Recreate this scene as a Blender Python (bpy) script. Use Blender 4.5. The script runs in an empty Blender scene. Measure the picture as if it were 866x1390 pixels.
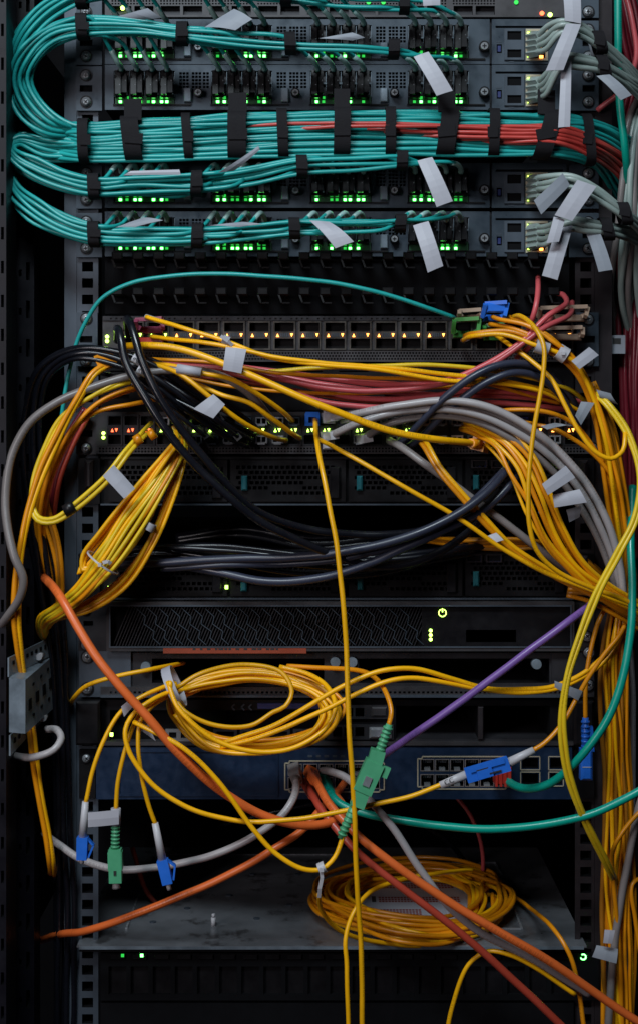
import bpy, math, random
import numpy as np
from mathutils import Vector, Matrix

# ------------------------------------------------------------------ camera, light, exposure
scene = bpy.context.scene
col = scene.collection
S = 0.00068            # metres per reference unit on the plane of the rack rails
D = 1.4                # camera to the plane of the rack rails
HZ, Z0 = 560, 1.5      # eye level
cam = bpy.data.cameras.new('camera')
cam_ob = bpy.data.objects.new('camera', cam); col.objects.link(cam_ob)
cam_ob.location = (0, -D, Z0); cam_ob.rotation_euler = (math.pi/2, 0, 0)
cam.sensor_fit = 'VERTICAL'; cam.sensor_height = 24; cam.sensor_width = 24
cam.lens = 24*D/(1390*S); cam.shift_y = -(695-HZ)/1390
cam.clip_start = 0.02; cam.clip_end = 50
scene.camera = cam_ob

world = bpy.data.worlds.new('World'); scene.world = world; world.use_nodes = True
world.node_tree.nodes['Background'].inputs[0].default_value = (0.36, 0.29, 0.52, 1)
world.node_tree.nodes['Background'].inputs[1].default_value = 0.014

def area(name, loc, target, size, power, color, size_y=None):
    l = bpy.data.lights.new(name, 'AREA'); l.energy = power; l.color = color
    l.shape = 'RECTANGLE'; l.size = size; l.size_y = size_y or size
    o = bpy.data.objects.new(name, l); col.objects.link(o); o.location = loc
    o.rotation_euler = (Vector(target)-Vector(loc)).to_track_quat('-Z', 'Y').to_euler()
    return o
area('ceiling_lamp', (-0.35, -1.25, 2.75), (0, 0, 1.5), 0.9, 27, (0.80, 0.93, 1.0), 0.35)
area('aisle_lamp', (-1.3, -1.9, 1.9), (0, 0, 1.25), 0.5, 14, (1.0, 0.92, 0.95), 0.9)

scene.view_settings.view_transform = 'Standard'
scene.view_settings.look = 'None'
scene.view_settings.exposure = 0
scene.view_settings.gamma = 1
scene.view_settings.use_curve_mapping = False
scene.render.engine = 'CYCLES'

# ------------------------------------------------------------------ materials
R = random.Random(7)
MATS = {}
def mat(name, c, rough=0.5, metal=0.0, var=0.12, scale=60, bump=0.0, rvar=0.1, obj_var=0.0, spec=0.5, wear=None, prints=False, stretch=None):
    m = bpy.data.materials.new(name); m.use_nodes = True
    nt = m.node_tree; n = nt.nodes; L = nt.links.new; b = n['Principled BSDF']
    tc = n.new('ShaderNodeTexCoord')
    src = tc.outputs['Object']
    if stretch:
        mp = n.new('ShaderNodeMapping'); mp.inputs['Scale'].default_value = stretch
        L(src, mp.inputs['Vector']); src = mp.outputs['Vector']
    nz = n.new('ShaderNodeTexNoise'); nz.inputs['Scale'].default_value = scale
    nz.inputs['Detail'].default_value = 5; nz.inputs['Roughness'].default_value = 0.65
    L(src, nz.inputs['Vector'])
    mr = n.new('ShaderNodeMapRange'); mr.inputs[1].default_value = 0.3; mr.inputs[2].default_value = 0.7
    mr.inputs[3].default_value = 1-var; mr.inputs[4].default_value = 1+var
    L(nz.outputs['Fac'], mr.inputs[0])
    val = mr.outputs[0]
    if obj_var:
        oi = n.new('ShaderNodeObjectInfo'); m2 = n.new('ShaderNodeMapRange')
        m2.inputs[3].default_value = 1-obj_var; m2.inputs[4].default_value = 1+obj_var
        L(oi.outputs['Random'], m2.inputs[0])
        mm = n.new('ShaderNodeMath'); mm.operation = 'MULTIPLY'; L(val, mm.inputs[0]); L(m2.outputs[0], mm.inputs[1]); val = mm.outputs[0]
    vm = n.new('ShaderNodeVectorMath'); vm.operation = 'SCALE'; vm.inputs[0].default_value = c[:3]
    L(val, vm.inputs['Scale']); colour = vm.outputs['Vector']
    if wear:
        nw = n.new('ShaderNodeTexNoise'); nw.inputs['Scale'].default_value = wear[1]; nw.inputs['Detail'].default_value = 8; nw.inputs['Roughness'].default_value = 0.7
        L(tc.outputs['Object'], nw.inputs['Vector'])
        wr = n.new('ShaderNodeMapRange'); wr.inputs[1].default_value = wear[2]; wr.inputs[2].default_value = wear[2]+0.08
        L(nw.outputs['Fac'], wr.inputs[0])
        mx = n.new('ShaderNodeMix'); mx.data_type = 'RGBA'
        L(wr.outputs[0], mx.inputs[0]); L(colour, mx.inputs[6]); mx.inputs[7].default_value = (*wear[0], 1); colour = mx.outputs[2]
    if prints:      # fine dark lettering printed along the jacket
        uv = n.new('ShaderNodeUVMap'); sp = n.new('ShaderNodeSeparateXYZ'); L(uv.outputs[0], sp.inputs[0])
        def ma(op, a, bb):
            k = n.new('ShaderNodeMath'); k.operation = op
            for i, q in enumerate((a, bb)):
                if isinstance(q, (int, float)): k.inputs[i].default_value = q
                else: L(q, k.inputs[i])
            return k.outputs[0]
        seg = ma('LESS_THAN', ma('FRACT', ma('MULTIPLY', sp.outputs[0], 4.3), 0), 0.3)
        n1 = n.new('ShaderNodeTexNoise'); n1.noise_dimensions = '1D'; n1.inputs['Scale'].default_value = 900
        L(sp.outputs[0], n1.inputs['W'])
        dots = ma('GREATER_THAN', n1.outputs['Fac'], 0.5)
        band = ma('LESS_THAN', ma('ABSOLUTE', ma('SUBTRACT', sp.outputs[1], 0.4), 0), 0.07)
        f = ma('MULTIPLY', ma('MULTIPLY', seg, dots), ma('MULTIPLY', band, 0.32))
        mx = n.new('ShaderNodeMix'); mx.data_type = 'RGBA'; L(f, mx.inputs[0]); L(colour, mx.inputs[6])
        mx.inputs[7].default_value = (c[0]*.12, c[1]*.12, c[2]*.12, 1); colour = mx.outputs[2]
    L(colour, b.inputs['Base Color'])
    b.inputs['Metallic'].default_value = metal
    b.inputs['Specular IOR Level'].default_value = spec
    r2 = n.new('ShaderNodeMapRange'); r2.inputs[1].default_value = 0.3; r2.inputs[2].default_value = 0.7
    r2.inputs[3].default_value = max(rough-rvar, 0.05); r2.inputs[4].default_value = min(rough+rvar, 1)
    L(nz.outputs['Fac'], r2.inputs[0]); L(r2.outputs[0], b.inputs['Roughness'])
    if bump:
        bp = n.new('ShaderNodeBump'); bp.inputs['Strength'].default_value = bump; bp.inputs['Distance'].default_value = 0.0006
        L(nz.outputs['Fac'], bp.inputs['Height']); L(bp.outputs[0], b.inputs['Normal'])
    MATS[name] = m; return m
def glow(name, c, strength):
    m = bpy.data.materials.new(name); m.use_nodes = True; b = m.node_tree.nodes['Principled BSDF']
    b.inputs['Base Color'].default_value = (*c, 1); b.inputs['Emission Color'].default_value = (*c, 1)
    b.inputs['Emission Strength'].default_value = strength; MATS[name] = m
cab = dict(rough=0.34, var=0.08, scale=35, obj_var=0.14, bump=0.06)
mat('teal', (0.014, 0.315, 0.30), prints=True, **cab)
mat('teal_deep', (0.0, 0.30, 0.22), prints=True, **cab)
mat('aqua_pale', (0.30, 0.46, 0.44), **cab)
mat('yellow', (0.92, 0.45, 0.004), prints=True, **cab)
mat('amber', (0.74, 0.265, 0.004), prints=True, **cab)
mat('lemon', (0.74, 0.50, 0.015), prints=True, **cab)
mat('ochre', (0.34, 0.13, 0.01), **cab)
mat('salmon', (0.74, 0.145, 0.03), prints=True, **cab)
mat('rust', (0.42, 0.055, 0.03), **cab)
mat('coral', (0.50, 0.055, 0.045), **cab)
mat('rose', (0.55, 0.09, 0.10), **cab)
mat('crimson_dark', (0.13, 0.008, 0.016), **cab)
mat('grey_cable', (0.36, 0.335, 0.34), prints=True, **cab)
mat('sage', (0.26, 0.32, 0.30), prints=True, **cab)
mat('taupe', (0.20, 0.175, 0.17), prints=True, **cab)
mat('black_cable', (0.006, 0.0065, 0.010), rough=0.27, var=0.1, scale=30, obj_var=0.2, bump=0.05)
mat('slate_cable', (0.028, 0.033, 0.056), rough=0.34, var=0.1, scale=30, obj_var=0.15, bump=0.05)
mat('violet', (0.20, 0.10, 0.36), prints=True, **cab)
mat('rail_steel', (0.066, 0.082, 0.105), rough=0.42, metal=0.3, var=0.22, scale=22, bump=0.12, wear=((0.05, 0.05, 0.06), 38, 0.66), stretch=(1, 1, 0.3))
mat('rail_dark', (0.028, 0.022, 0.025), rough=0.5, metal=0.4, var=0.25, scale=22, bump=0.1)
mat('chassis', (0.046, 0.062, 0.082), rough=0.42, metal=0.25, var=0.16, scale=30, bump=0.08, rvar=0.2, wear=((0.12, 0.14, 0.16), 90, 0.70))
mat('chassis_dark', (0.032, 0.031, 0.036), rough=0.46, metal=0.4, var=0.18, scale=40, bump=0.08)
mat('fascia_grey', (0.06, 0.056, 0.06), rough=0.45, metal=0.4, var=0.14, scale=40, bump=0.06)
mat('silver', (0.45, 0.47, 0.50), rough=0.25, metal=0.6, var=0.15, scale=50)
mat('galvanised', (0.18, 0.22, 0.26), rough=0.4, metal=0.35, var=0.3, scale=45, bump=0.1, wear=((0.12, 0.12, 0.13), 60, 0.64))
mat('black_metal', (0.0045, 0.004, 0.005), rough=0.5, spec=0.22, var=0.3, scale=40, bump=0.06, wear=((0.035, 0.034, 0.038), 150, 0.69))
mat('black_plastic', (0.008, 0.0075, 0.009), rough=0.36, spec=0.3, var=0.2, scale=60)
mat('port_metal', (0.105, 0.095, 0.085), rough=0.34, metal=0.5, var=0.3, scale=60, bump=0.08)
mat('void_black', (0.004, 0.004, 0.005), rough=0.8, var=0.2, spec=0.1)
mat('post_dark', (0.004, 0.0036, 0.007), rough=0.45, metal=0.0, spec=0.3, var=0.25, scale=30, bump=0.08)
mat('velcro', (0.007, 0.006, 0.008), rough=0.8, var=0.35, scale=900, bump=0.5, spec=0.25)
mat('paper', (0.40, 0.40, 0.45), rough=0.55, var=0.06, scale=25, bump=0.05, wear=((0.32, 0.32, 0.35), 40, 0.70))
mat('paper_dim', (0.24, 0.26, 0.30), rough=0.6, var=0.08, scale=25, wear=((0.22, 0.22, 0.25), 40, 0.68))  # darker copy of the paper, weaker light painted into the tone
mat('white_plastic', (0.50, 0.49, 0.52), rough=0.4, var=0.06, scale=60)
mat('cream', (0.42, 0.37, 0.27), rough=0.5, var=0.1)
mat('tan', (0.36, 0.25, 0.18), rough=0.5, var=0.1)
mat('blue_plastic', (0.02, 0.15, 0.66), rough=0.35, var=0.1)
mat('green_plastic', (0.08, 0.37, 0.19), rough=0.4, var=0.1)
mat('green_latch', (0.05, 0.26, 0.05), rough=0.4, var=0.1)
mat('red_plastic', (0.42, 0.03, 0.02), rough=0.35, var=0.1)
mat('pink_tab', (0.28, 0.05, 0.10), rough=0.4, var=0.1)
mat('usb_blue', (0.02, 0.03, 0.12), rough=0.4)
mat('teal_latch', (0.01, 0.10, 0.12), rough=0.4)
mat('blue_paint', (0.007, 0.021, 0.054), rough=0.42, var=0.18, scale=120, bump=0.15)
mat('orange_label', (0.26, 0.045, 0.018), rough=0.55, var=0.12, scale=40)
mat('print_red', (0.22, 0.03, 0.02), rough=0.6, var=0.25, scale=200)
mat('print_black', (0.02, 0.02, 0.02), rough=0.7)
mat('board_green', (0.01, 0.07, 0.025), rough=0.5, var=0.4, scale=250)
mat('shelf_steel', (0.19, 0.20, 0.22), rough=0.36, metal=0.35, var=0.35, scale=14, bump=0.08, wear=((0.075, 0.075, 0.08), 26, 0.55))
glow('led_green', (0.13, 1.0, 0.16), 9)
glow('led_dim_green', (0.02, 0.42, 0.05), 1.6)
glow('led_lime', (0.55, 1.0, 0.12), 6)
glow('led_amber', (1.0, 0.34, 0.06), 6)
glow('led_red', (1.0, 0.12, 0.04), 4)

# ------------------------------------------------------------------ helpers
def P(px, py, d):
    """point at (px, py) of the reference grid, d millimetres in front of the rack rails"""
    k = (D-d*.001)/D
    return Vector(((px-433)*S*k, -d*.001, Z0+(HZ-py)*S*k))

def link(name, me, parent=None, m=None):
    o = bpy.data.objects.new(name, me); col.objects.link(o)
    if m is not None and me is not None and not me.materials:
        for q in (m if isinstance(m, (list, tuple)) else [m]): me.materials.append(MATS[q])
    if parent is not None:
        o.parent = parent; o.matrix_parent_inverse = Matrix.Translation(-ROOT[parent.name])
    return o
ROOT = {}
def thing(name, label, cat, loc, group=None):
    o = bpy.data.objects.new(name, None); col.objects.link(o); o.location = loc; o.empty_display_size = 0.02
    ROOT[o.name] = Vector(loc)
    return tag(o, label, cat, group)
def tag(o, label, cat=None, group=None, kind=None):
    if label: o['label'] = label
    if cat: o['category'] = cat
    if group: o['group'] = group
    if kind: o['kind'] = kind
    ROOT.setdefault(o.name, Vector(o.location))
    return o
def sub(parent_part, name, me, m):          # a sub-part: child of a part whose own origin is the world origin
    o = bpy.data.objects.new(name, me); col.objects.link(o)
    if not me.materials:
        for q in (m if isinstance(m, (list, tuple)) else [m]): me.materials.append(MATS[q])
    o.parent = parent_part; o.matrix_parent_inverse = Matrix.Identity(4)
    return o

class MB:
    def __init__(s): s.v = []; s.f = []; s.m = []; s.sm = []
    def quad(s, a, b, c, d, mi=0):
        i = len(s.v); s.v += [a, b, c, d]; s.f.append((i, i+1, i+2, i+3)); s.m.append(mi); s.sm.append(False)
    def hull(s, A, B, mi=0, smooth=False, caps=True):     # two rings of the same length
        i = len(s.v); n = len(A); s.v += list(A)+list(B)
        for k in range(n):
            j = (k+1) % n; s.f.append((i+k, i+j, i+n+j, i+n+k)); s.m.append(mi); s.sm.append(smooth)
        if caps:
            s.f.append(tuple(i+k for k in reversed(range(n)))); s.m.append(mi); s.sm.append(False)
            s.f.append(tuple(i+n+k for k in range(n))); s.m.append(mi); s.sm.append(False)
    def box(s, x0, y0, x1, y1, d0, d1, mi=0, ch=0.0):
        k = (D-d1*.001)/D
        X0, X1 = (x0-433)*S*k, (x1-433)*S*k; Za, Zb = Z0+(HZ-y1)*S*k, Z0+(HZ-y0)*S*k
        A = [Vector((X0, -d0*.001, Za)), Vector((X1, -d0*.001, Za)), Vector((X1, -d0*.001, Zb)), Vector((X0, -d0*.001, Zb))]
        if ch:
            c = ch*S; Y = -(d1*.001-c)
            M = [Vector((X0, Y, Za)), Vector((X1, Y, Za)), Vector((X1, Y, Zb)), Vector((X0, Y, Zb))]
            B = [Vector((X0+c, -d1*.001, Za+c)), Vector((X1-c, -d1*.001, Za+c)), Vector((X1-c, -d1*.001, Zb-c)), Vector((X0+c, -d1*.001, Zb-c))]
            s.hull(A, M, mi); s.f.pop(); s.m.pop(); s.sm.pop()
            s.hull(M, B, mi); del s.f[-2]; del s.m[-2]; del s.sm[-2]
        else:
            B = [Vector((p.x, -d1*.001, p.z)) for p in A]; s.hull(A, B, mi)
    def cyl(s, px, py, d0, d1, r, n=12, mi=0, r1=None, rot=0):
        k = (D-d1*.001)/D; c = Vector(((px-433)*S*k, 0, Z0+(HZ-py)*S*k)); r1 = r if r1 is None else r1
        ring = lambda d, q: [c+Vector((math.cos(rot+2*math.pi*i/n)*q*S, -d*.001, math.sin(rot+2*math.pi*i/n)*q*S)) for i in range(n)]
        s.hull(ring(d0, r), ring(d1, r1), mi, n > 6)
    def obox(s, A, B, w0, h0, w1=None, h1=None, up=Vector((0, -1, 0)), mi=0, n=4):
        """bar from A to B: section w x h (metres), n=4 box or a round bar"""
        A, B = Vector(A), Vector(B); t = (B-A).normalized(); x = t.cross(up)
        if x.length < 1e-4: x = t.cross(Vector((1, 0, 0)))
        x.normalize(); y = x.cross(t).normalized(); w1 = w0 if w1 is None else w1; h1 = h0 if h1 is None else h1
        def ring(c, w, h):
            if n == 4: return [c+x*w/2*a+y*h/2*b for a, b in ((-1, -1), (1, -1), (1, 1), (-1, 1))]
            return [c+x*w/2*math.cos(2*math.pi*i/n)+y*h/2*math.sin(2*math.pi*i/n) for i in range(n)]
        s.hull(ring(A, w0, h0), ring(B, w1, h1), mi, n > 6)
    def panel(s, x0, y0, x1, y1, d, holes=(), depth=4, th=1.5, mi=0, mb=1):
        """sheet with real rectangular openings, their walls and a backing behind them"""
        k = (D-d*.001)/D; holes = [h for h in holes if h[0] >= x0 and h[2] <= x1 and h[1] >= y0 and h[3] <= y1]
        q = lambda x, y, dd: Vector(((x-433)*S*k, -dd*.001, Z0+(HZ-y)*S*k))
        xs = sorted({x0, x1, *[h[0] for h in holes], *[h[2] for h in holes]}); ys = sorted({y0, y1, *[h[1] for h in holes], *[h[3] for h in holes]})
        xs = [x for x in xs if x0 <= x <= x1]; ys = [y for y in ys if y0 <= y <= y1]
        xi = {x: i for i, x in enumerate(xs)}; yi = {y: i for i, y in enumerate(ys)}
        occ = np.zeros((len(xs), len(ys)), bool)
        for h in holes:
            occ[xi[h[0]]:xi[h[2]], yi[h[1]]:yi[h[3]]] = True
        for j in range(len(ys)-1):                       # merge runs of solid cells
            i = 0
            while i < len(xs)-1:
                if occ[i, j]: i += 1; continue
                e = i
                while e < len(xs)-1 and not occ[e, j]: e += 1
                s.quad(q(xs[i], ys[j+1], d), q(xs[e], ys[j+1], d), q(xs[e], ys[j], d), q(xs[i], ys[j], d), mi); i = e
        for h in holes:
            a, b, c, e = h[:4]; dp = d-(h[4] if len(h) > 4 else depth)
            for (p0, p1) in (((a, b), (c, b)), ((c, b), (c, e)), ((c, e), (a, e)), ((a, e), (a, b))):
                s.quad(q(*p0, d), q(*p1, d), q(*p1, dp), q(*p0, dp), mi if (d-dp) < 6 else mb)
            if mb: s.quad(q(a, e, dp), q(c, e, dp), q(c, b, dp), q(a, b, dp), mb)
        for (p0, p1) in (((x0, y0), (x1, y0)), ((x1, y0), (x1, y1)), ((x1, y1), (x0, y1)), ((x0, y1), (x0, y0))):
            s.quad(q(*p0, d), q(*p1, d), q(*p1, d-th), q(*p0, d-th), mi)
    def mesh(s, name):
        me = bpy.data.meshes.new(name); me.from_pydata(s.v, [], s.f)
        me.polygons.foreach_set('material_index', s.m); me.polygons.foreach_set('use_smooth', s.sm); me.update(); return me
    def build(s, name, m, parent=None):
        return link(name, s.mesh(name), parent, m)

def spline(pts, step=0.004):
    p = np.array([tuple(q) for q in pts], float)
    if len(p) == 2: p = np.array([p[0], (p[0]+p[1])/2, p[1]])
    p = np.vstack([2*p[0]-p[1], p, 2*p[-1]-p[-2]])
    t = np.concatenate([[0], np.cumsum(np.maximum(np.linalg.norm(np.diff(p, axis=0), axis=1), 1e-5)**0.5)])
    out = []
    for i in range(1, len(p)-2):
        n = max(2, int(np.linalg.norm(p[i+1]-p[i])/step))
        u = np.linspace(t[i], t[i+1], n, endpoint=False)[:, None]
        a1 = (t[i]-u)/(t[i]-t[i-1])*p[i-1]+(u-t[i-1])/(t[i]-t[i-1])*p[i]
        a2 = (t[i+1]-u)/(t[i+1]-t[i])*p[i]+(u-t[i])/(t[i+1]-t[i])*p[i+1]
        a3 = (t[i+2]-u)/(t[i+2]-t[i+1])*p[i+1]+(u-t[i+1])/(t[i+2]-t[i+1])*p[i+2]
        b1 = (t[i+1]-u)/(t[i+1]-t[i-1])*a1+(u-t[i-1])/(t[i+1]-t[i-1])*a2
        b2 = (t[i+2]-u)/(t[i+2]-t[i])*a2+(u-t[i])/(t[i+2]-t[i])*a3
        out.append((t[i+1]-u)/(t[i+1]-t[i])*b1+(u-t[i])/(t[i+1]-t[i])*b2)
    return np.vstack(out+[p[-2][None]])

def tube_mesh(name, C, r, sides=8):
    n = len(C); T = np.gradient(C, axis=0); T /= np.linalg.norm(T, axis=1)[:, None]+1e-12
    N = np.zeros_like(C); v = np.cross(T[0], (0, 1, 0))
    if np.linalg.norm(v) < 1e-3: v = np.cross(T[0], (1, 0, 0))
    v = np.cross(v, T[0])
    for i in range(n):
        v = v-T[i]*v.dot(T[i]); v /= np.linalg.norm(v)+1e-12; N[i] = v
    B = np.cross(T, N); a = np.linspace(0, 2*np.pi, sides, endpoint=False)
    V = C[:, None]+r*(N[:, None]*np.cos(a)[None, :, None]+B[:, None]*np.sin(a)[None, :, None])
    V = V.reshape(-1, 3)
    i, j = np.meshgrid(np.arange(n-1), np.arange(sides), indexing='ij'); j2 = (j+1) % sides
    F = np.stack([i*sides+j, i*sides+j2, (i+1)*sides+j2, (i+1)*sides+j], -1).reshape(-1, 4)
    nf = len(F); caps = [list(range(sides))[::-1], [(n-1)*sides+k for k in range(sides)]]
    me = bpy.data.meshes.new(name)
    me.vertices.add(len(V)); me.vertices.foreach_set('co', V.ravel())
    me.loops.add(nf*4+2*sides); me.loops.foreach_set('vertex_index', np.concatenate([F.ravel(), *caps]).astype(np.int32))
    me.polygons.add(nf+2)
    me.polygons.foreach_set('loop_start', np.concatenate([np.arange(nf)*4, [nf*4, nf*4+sides]]).astype(np.int32))
    me.polygons.foreach_set('loop_total', np.concatenate([np.full(nf, 4), [sides, sides]]).astype(np.int32))
    sm = np.ones(nf+2, bool); sm[-2:] = False; me.polygons.foreach_set('use_smooth', sm)
    s = np.concatenate([[0], np.cumsum(np.linalg.norm(np.diff(C, axis=0), axis=1))])
    U = np.stack([s[i], s[i], s[i+1], s[i+1]], -1).reshape(-1); W = np.stack([j, j+1, j+1, j], -1).reshape(-1)/sides
    uv = np.zeros((nf*4+2*sides, 2)); uv[:nf*4, 0] = U; uv[:nf*4, 1] = W
    me.uv_layers.new(name='UVMap').data.foreach_set('uv', uv.ravel())
    me.update(calc_edges=True); me.validate()
    return me

NAMES = {'teal': 'teal_fibre_cable', 'yellow': 'yellow_fibre_cable', 'amber': 'yellow_fibre_cable', 'lemon': 'lemon_fibre_cable', 'ochre': 'orange_fibre_cable',
         'salmon': 'orange_network_cable', 'rust': 'red_network_cable', 'coral': 'red_fibre_cable', 'rose': 'red_network_cable', 'crimson_dark': 'red_network_cable',
         'grey_cable': 'grey_network_cable', 'sage': 'grey_network_cable', 'taupe': 'grey_network_cable', 'black_cable': 'black_power_cable', 'slate_cable': 'black_power_cable',
         'violet': 'purple_network_cable', 'teal_deep': 'green_network_cable', 'aqua_pale': 'grey_network_cable'}
WOB = random.Random(99)
def cable_w(m, r, W, label, group=None, step=0.004, sides=8, name=None):
    C = spline(W, step); s = np.concatenate([[0], np.cumsum(np.linalg.norm(np.diff(C, axis=0), axis=1))])
    f = np.minimum(1, np.minimum(s, s[-1]-s)/.03)                      # slight natural unevenness of a lying cable
    for k in range(3):
        for lam, amp in ((.14, .0005), (.05, .0001)): C[:, k] += f*amp*np.sin(s/lam*6.283*WOB.uniform(.8, 1.25)+WOB.uniform(0, 6.28))
    o = link(name or NAMES[m], tube_mesh('jacket', C, r*.001, sides), None, m)
    return tag(o, label, 'cable', group)
def cable(m, r, pts, label, group=None, **k):
    return cable_w(m, r, [P(*q) for q in pts], label, group, **k)
def path(pts, a, b, rnd, jit=0.0):
    """one strand of a bundle: pts (px, py, d, half height px, half depth mm), offset a across, b in depth"""
    out = []
    for i, q in enumerate(pts):
        p0 = pts[max(i-1, 0)]; p1 = pts[min(i+1, len(pts)-1)]
        tx, ty = p1[0]-p0[0], p1[1]-p0[1]; l = math.hypot(tx, ty) or 1
        aa = a+rnd.uniform(-jit, jit); bb = b+rnd.uniform(-jit, jit)
        out.append((q[0]-ty/l*aa*q[3], q[1]+tx/l*aa*q[3], q[2]+bb*q[4]))
    return out
def bundle(mats, r, pts, n, rows, label, group, seed=1, jit=0.12, **k):
    rnd = random.Random(seed); layers = math.ceil(n/rows); out = []
    for i in range(n):
        a = ((i % rows)+.5)/rows*2-1; b = 0 if layers == 1 else ((i//rows)+.5)/layers*2-1
        if (i//rows) % 2: a += 0.6/rows
        out.append(cable(mats[i % len(mats)], r*rnd.uniform(.94, 1.06), path(pts, a, b, rnd, jit), label, group, **k))
    return out

# ------------------------------------------------------------------ the rack itself
def screw(parent, px, py, d, r=8.4, part='screw'):
    m = MB(); m.cyl(px, py, d-1, d+1.2, r, 16, 1); [m.cyl(px, py, d+1.2+a*2.6, d+1.2+c*2.6, r*.82*math.cos(a*1.1), 16, 0, r*.82*math.cos(c*1.1)) for a, c in ((0, .35), (.35, .7), (.7, 1))]
    m.box(px-r*.34, py-r*.08, px+r*.34, py+r*.08, d+3.3, d+3.95, 1); m.box(px-r*.08, py-r*.34, px+r*.08, py+r*.34, d+3.3, d+4, 1)
    me = m.mesh('screw')
    a = R.uniform(0, 1.5); c = P(px, py, d+3.6); rot = Matrix.Translation(c) @ Matrix.Rotation(a, 4, 'Y') @ Matrix.Translation(-c)
    me.transform(rot)
    for q in ('silver', 'black_plastic'): me.materials.append(MATS[q])
    if parent.type == 'EMPTY': return link(part, me, parent)
    return sub(parent, part, me, None)

rack = thing('equipment_rack', 'dark open equipment rack holding all the devices and cable bundles', 'rack', P(433, 1460, -300))
def rail(x0, x1, lip, m, name):
    hs = []
    y = -60
    hole0 = 695-22.2*40
    k = hole0
    while k < 1450:
        if k > -60: hs.append((x0+7, k-6.5, x0+22, k+6.5))
        k += 22.2
    b = MB(); b.panel(x0, -80, x1, 1460, -3, hs, depth=18, th=2)
    o = b.build(name, [m, 'void_black'], rack)
    b = MB(); b.box(*lip, -60, -2.5); b.build('rail_flange', m, rack)
    return o
rail(105, 134, (88, -80, 104.5, 1460), 'rail_steel', 'mounting_rail')
rail(780, 806, (806.5, -80, 830, 1460), 'rail_dark', 'mounting_rail')  # right rail coloured darker than the left to paint in its weaker light
b = MB(); b.box(-90, -120, -84, 1500, -900, 90); b.build('side_panel', 'void_black', rack)
b = MB(); b.box(952, -120, 958, 1500, -900, 90); b.build('side_panel', 'void_black', rack)
b = MB(); b.box(-300, -200, 1200, 1700, -910, -900); b.build('back_panel', 'void_black', rack)
b = MB()
b.panel(-30, -80, 9, 1470, 74, [(2, y, 6, y+17) for y in range(-60, 1450, 46)], depth=8, th=45)
b.build('front_post', ['post_dark', 'void_black'], rack)
b = MB()
b.panel(22, -80, 47, 1470, 6, [(36, y, 41, y+24) for y in range(-60, 1450, 52)]+[(26, y, 30, y+9) for y in range(-50, 1450, 52)], depth=10, th=30)
b.build('inner_post', ['post_dark', 'void_black'], rack)
b = MB()
b.panel(848, -80, 905, 1470, -60, [(872, y, 880, y+20) for y in range(-60, 1450, 46)]+[(857, y, 861, y+8) for y in range(-60, 1450, 46)], depth=8, th=30)
b.build('rear_post', ['rail_dark', 'void_black'], rack)

def device(name, label, cat, y1, group=None):
    return thing(name, label, cat, P(433, y1, 0), group)
def chassis_box(t, x0, y0, x1, y1, depth, m='black_metal', front=0):
    b = MB(); b.box(x0, y0, x1, y1, -depth, front); return b.build('case', m, t)
def ears(t, y0, y1, m, xl=(104, 139), xr=(772, 812), slot=True, screws=(0.2, 0.8), d=3):
    h = y1-y0
    for side, (a, c) in enumerate((xl, xr)):
        cx = a+13 if side == 0 else c-14
        hs = [(cx-8, y0+h*.5-4.5, cx+9, y0+h*.5+4.5)] if slot else []
        b = MB(); b.panel(a, y0, c, y1, d, hs, depth=5, th=4)
        e = b.build('mounting_ear', [m, 'void_black'], t)
        for f in screws: screw(e, cx, y0+h*f, d)
led_me = {}
def led(t, px, py, d, m, w=4.4, h=3.6, shape='box'):
    key = (m, w, h, shape)
    if key not in led_me:
        me = bpy.data.meshes.new('indicator_or_reflection'); s = S
        if shape == 'box': v = [(-w/2, 0, -h/2), (w/2, 0, -h/2), (w/2, 0, h/2), (-w/2, 0, h/2)]
        elif shape == 'up': v = [(-w/2, 0, -h/2), (w/2, 0, -h/2), (0, 0, h/2)]
        elif shape == 'down': v = [(0, 0, -h/2), (w/2, 0, h/2), (-w/2, 0, h/2)]
        else: v = [(math.cos(i*math.pi/6)*w/2, 0, math.sin(i*math.pi/6)*w/2) for i in range(12)]
        n = len(v); V = [(x*s, y+.0004, z*s) for x, y, z in v]+[(x*s, y-.0004, z*s) for x, y, z in v]
        F = [tuple(range(n)), tuple(range(2*n-1, n-1, -1))]+[(i, (i+1) % n, n+(i+1) % n, n+i) for i in range(n)]
        me.from_pydata(V, [], F); me.materials.append(MATS[m]); led_me[key] = me
    o = bpy.data.objects.new('indicator_or_reflection', led_me[key]); col.objects.link(o); o.location = P(px, py, d)
    o.parent = t; o.matrix_parent_inverse = Matrix.Translation(-ROOT[t.name]); return o
def thumb(t, px, py, d, r=6):
    m = MB(); m.cyl(px, py, d-2, d+7, r, 18, 1); m.cyl(px, py, d+7, d+8.4, r*.72, 14, 0)
    m.box(px-r*.42, py-r*.1, px+r*.42, py+r*.1, d+8.3, d+8.7, 1); m.box(px-r*.1, py-r*.42, px+r*.1, py+r*.42, d+8.3, d+8.75, 1)
    m.build('thumb_screw', ['silver', 'black_plastic'], t)

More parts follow.
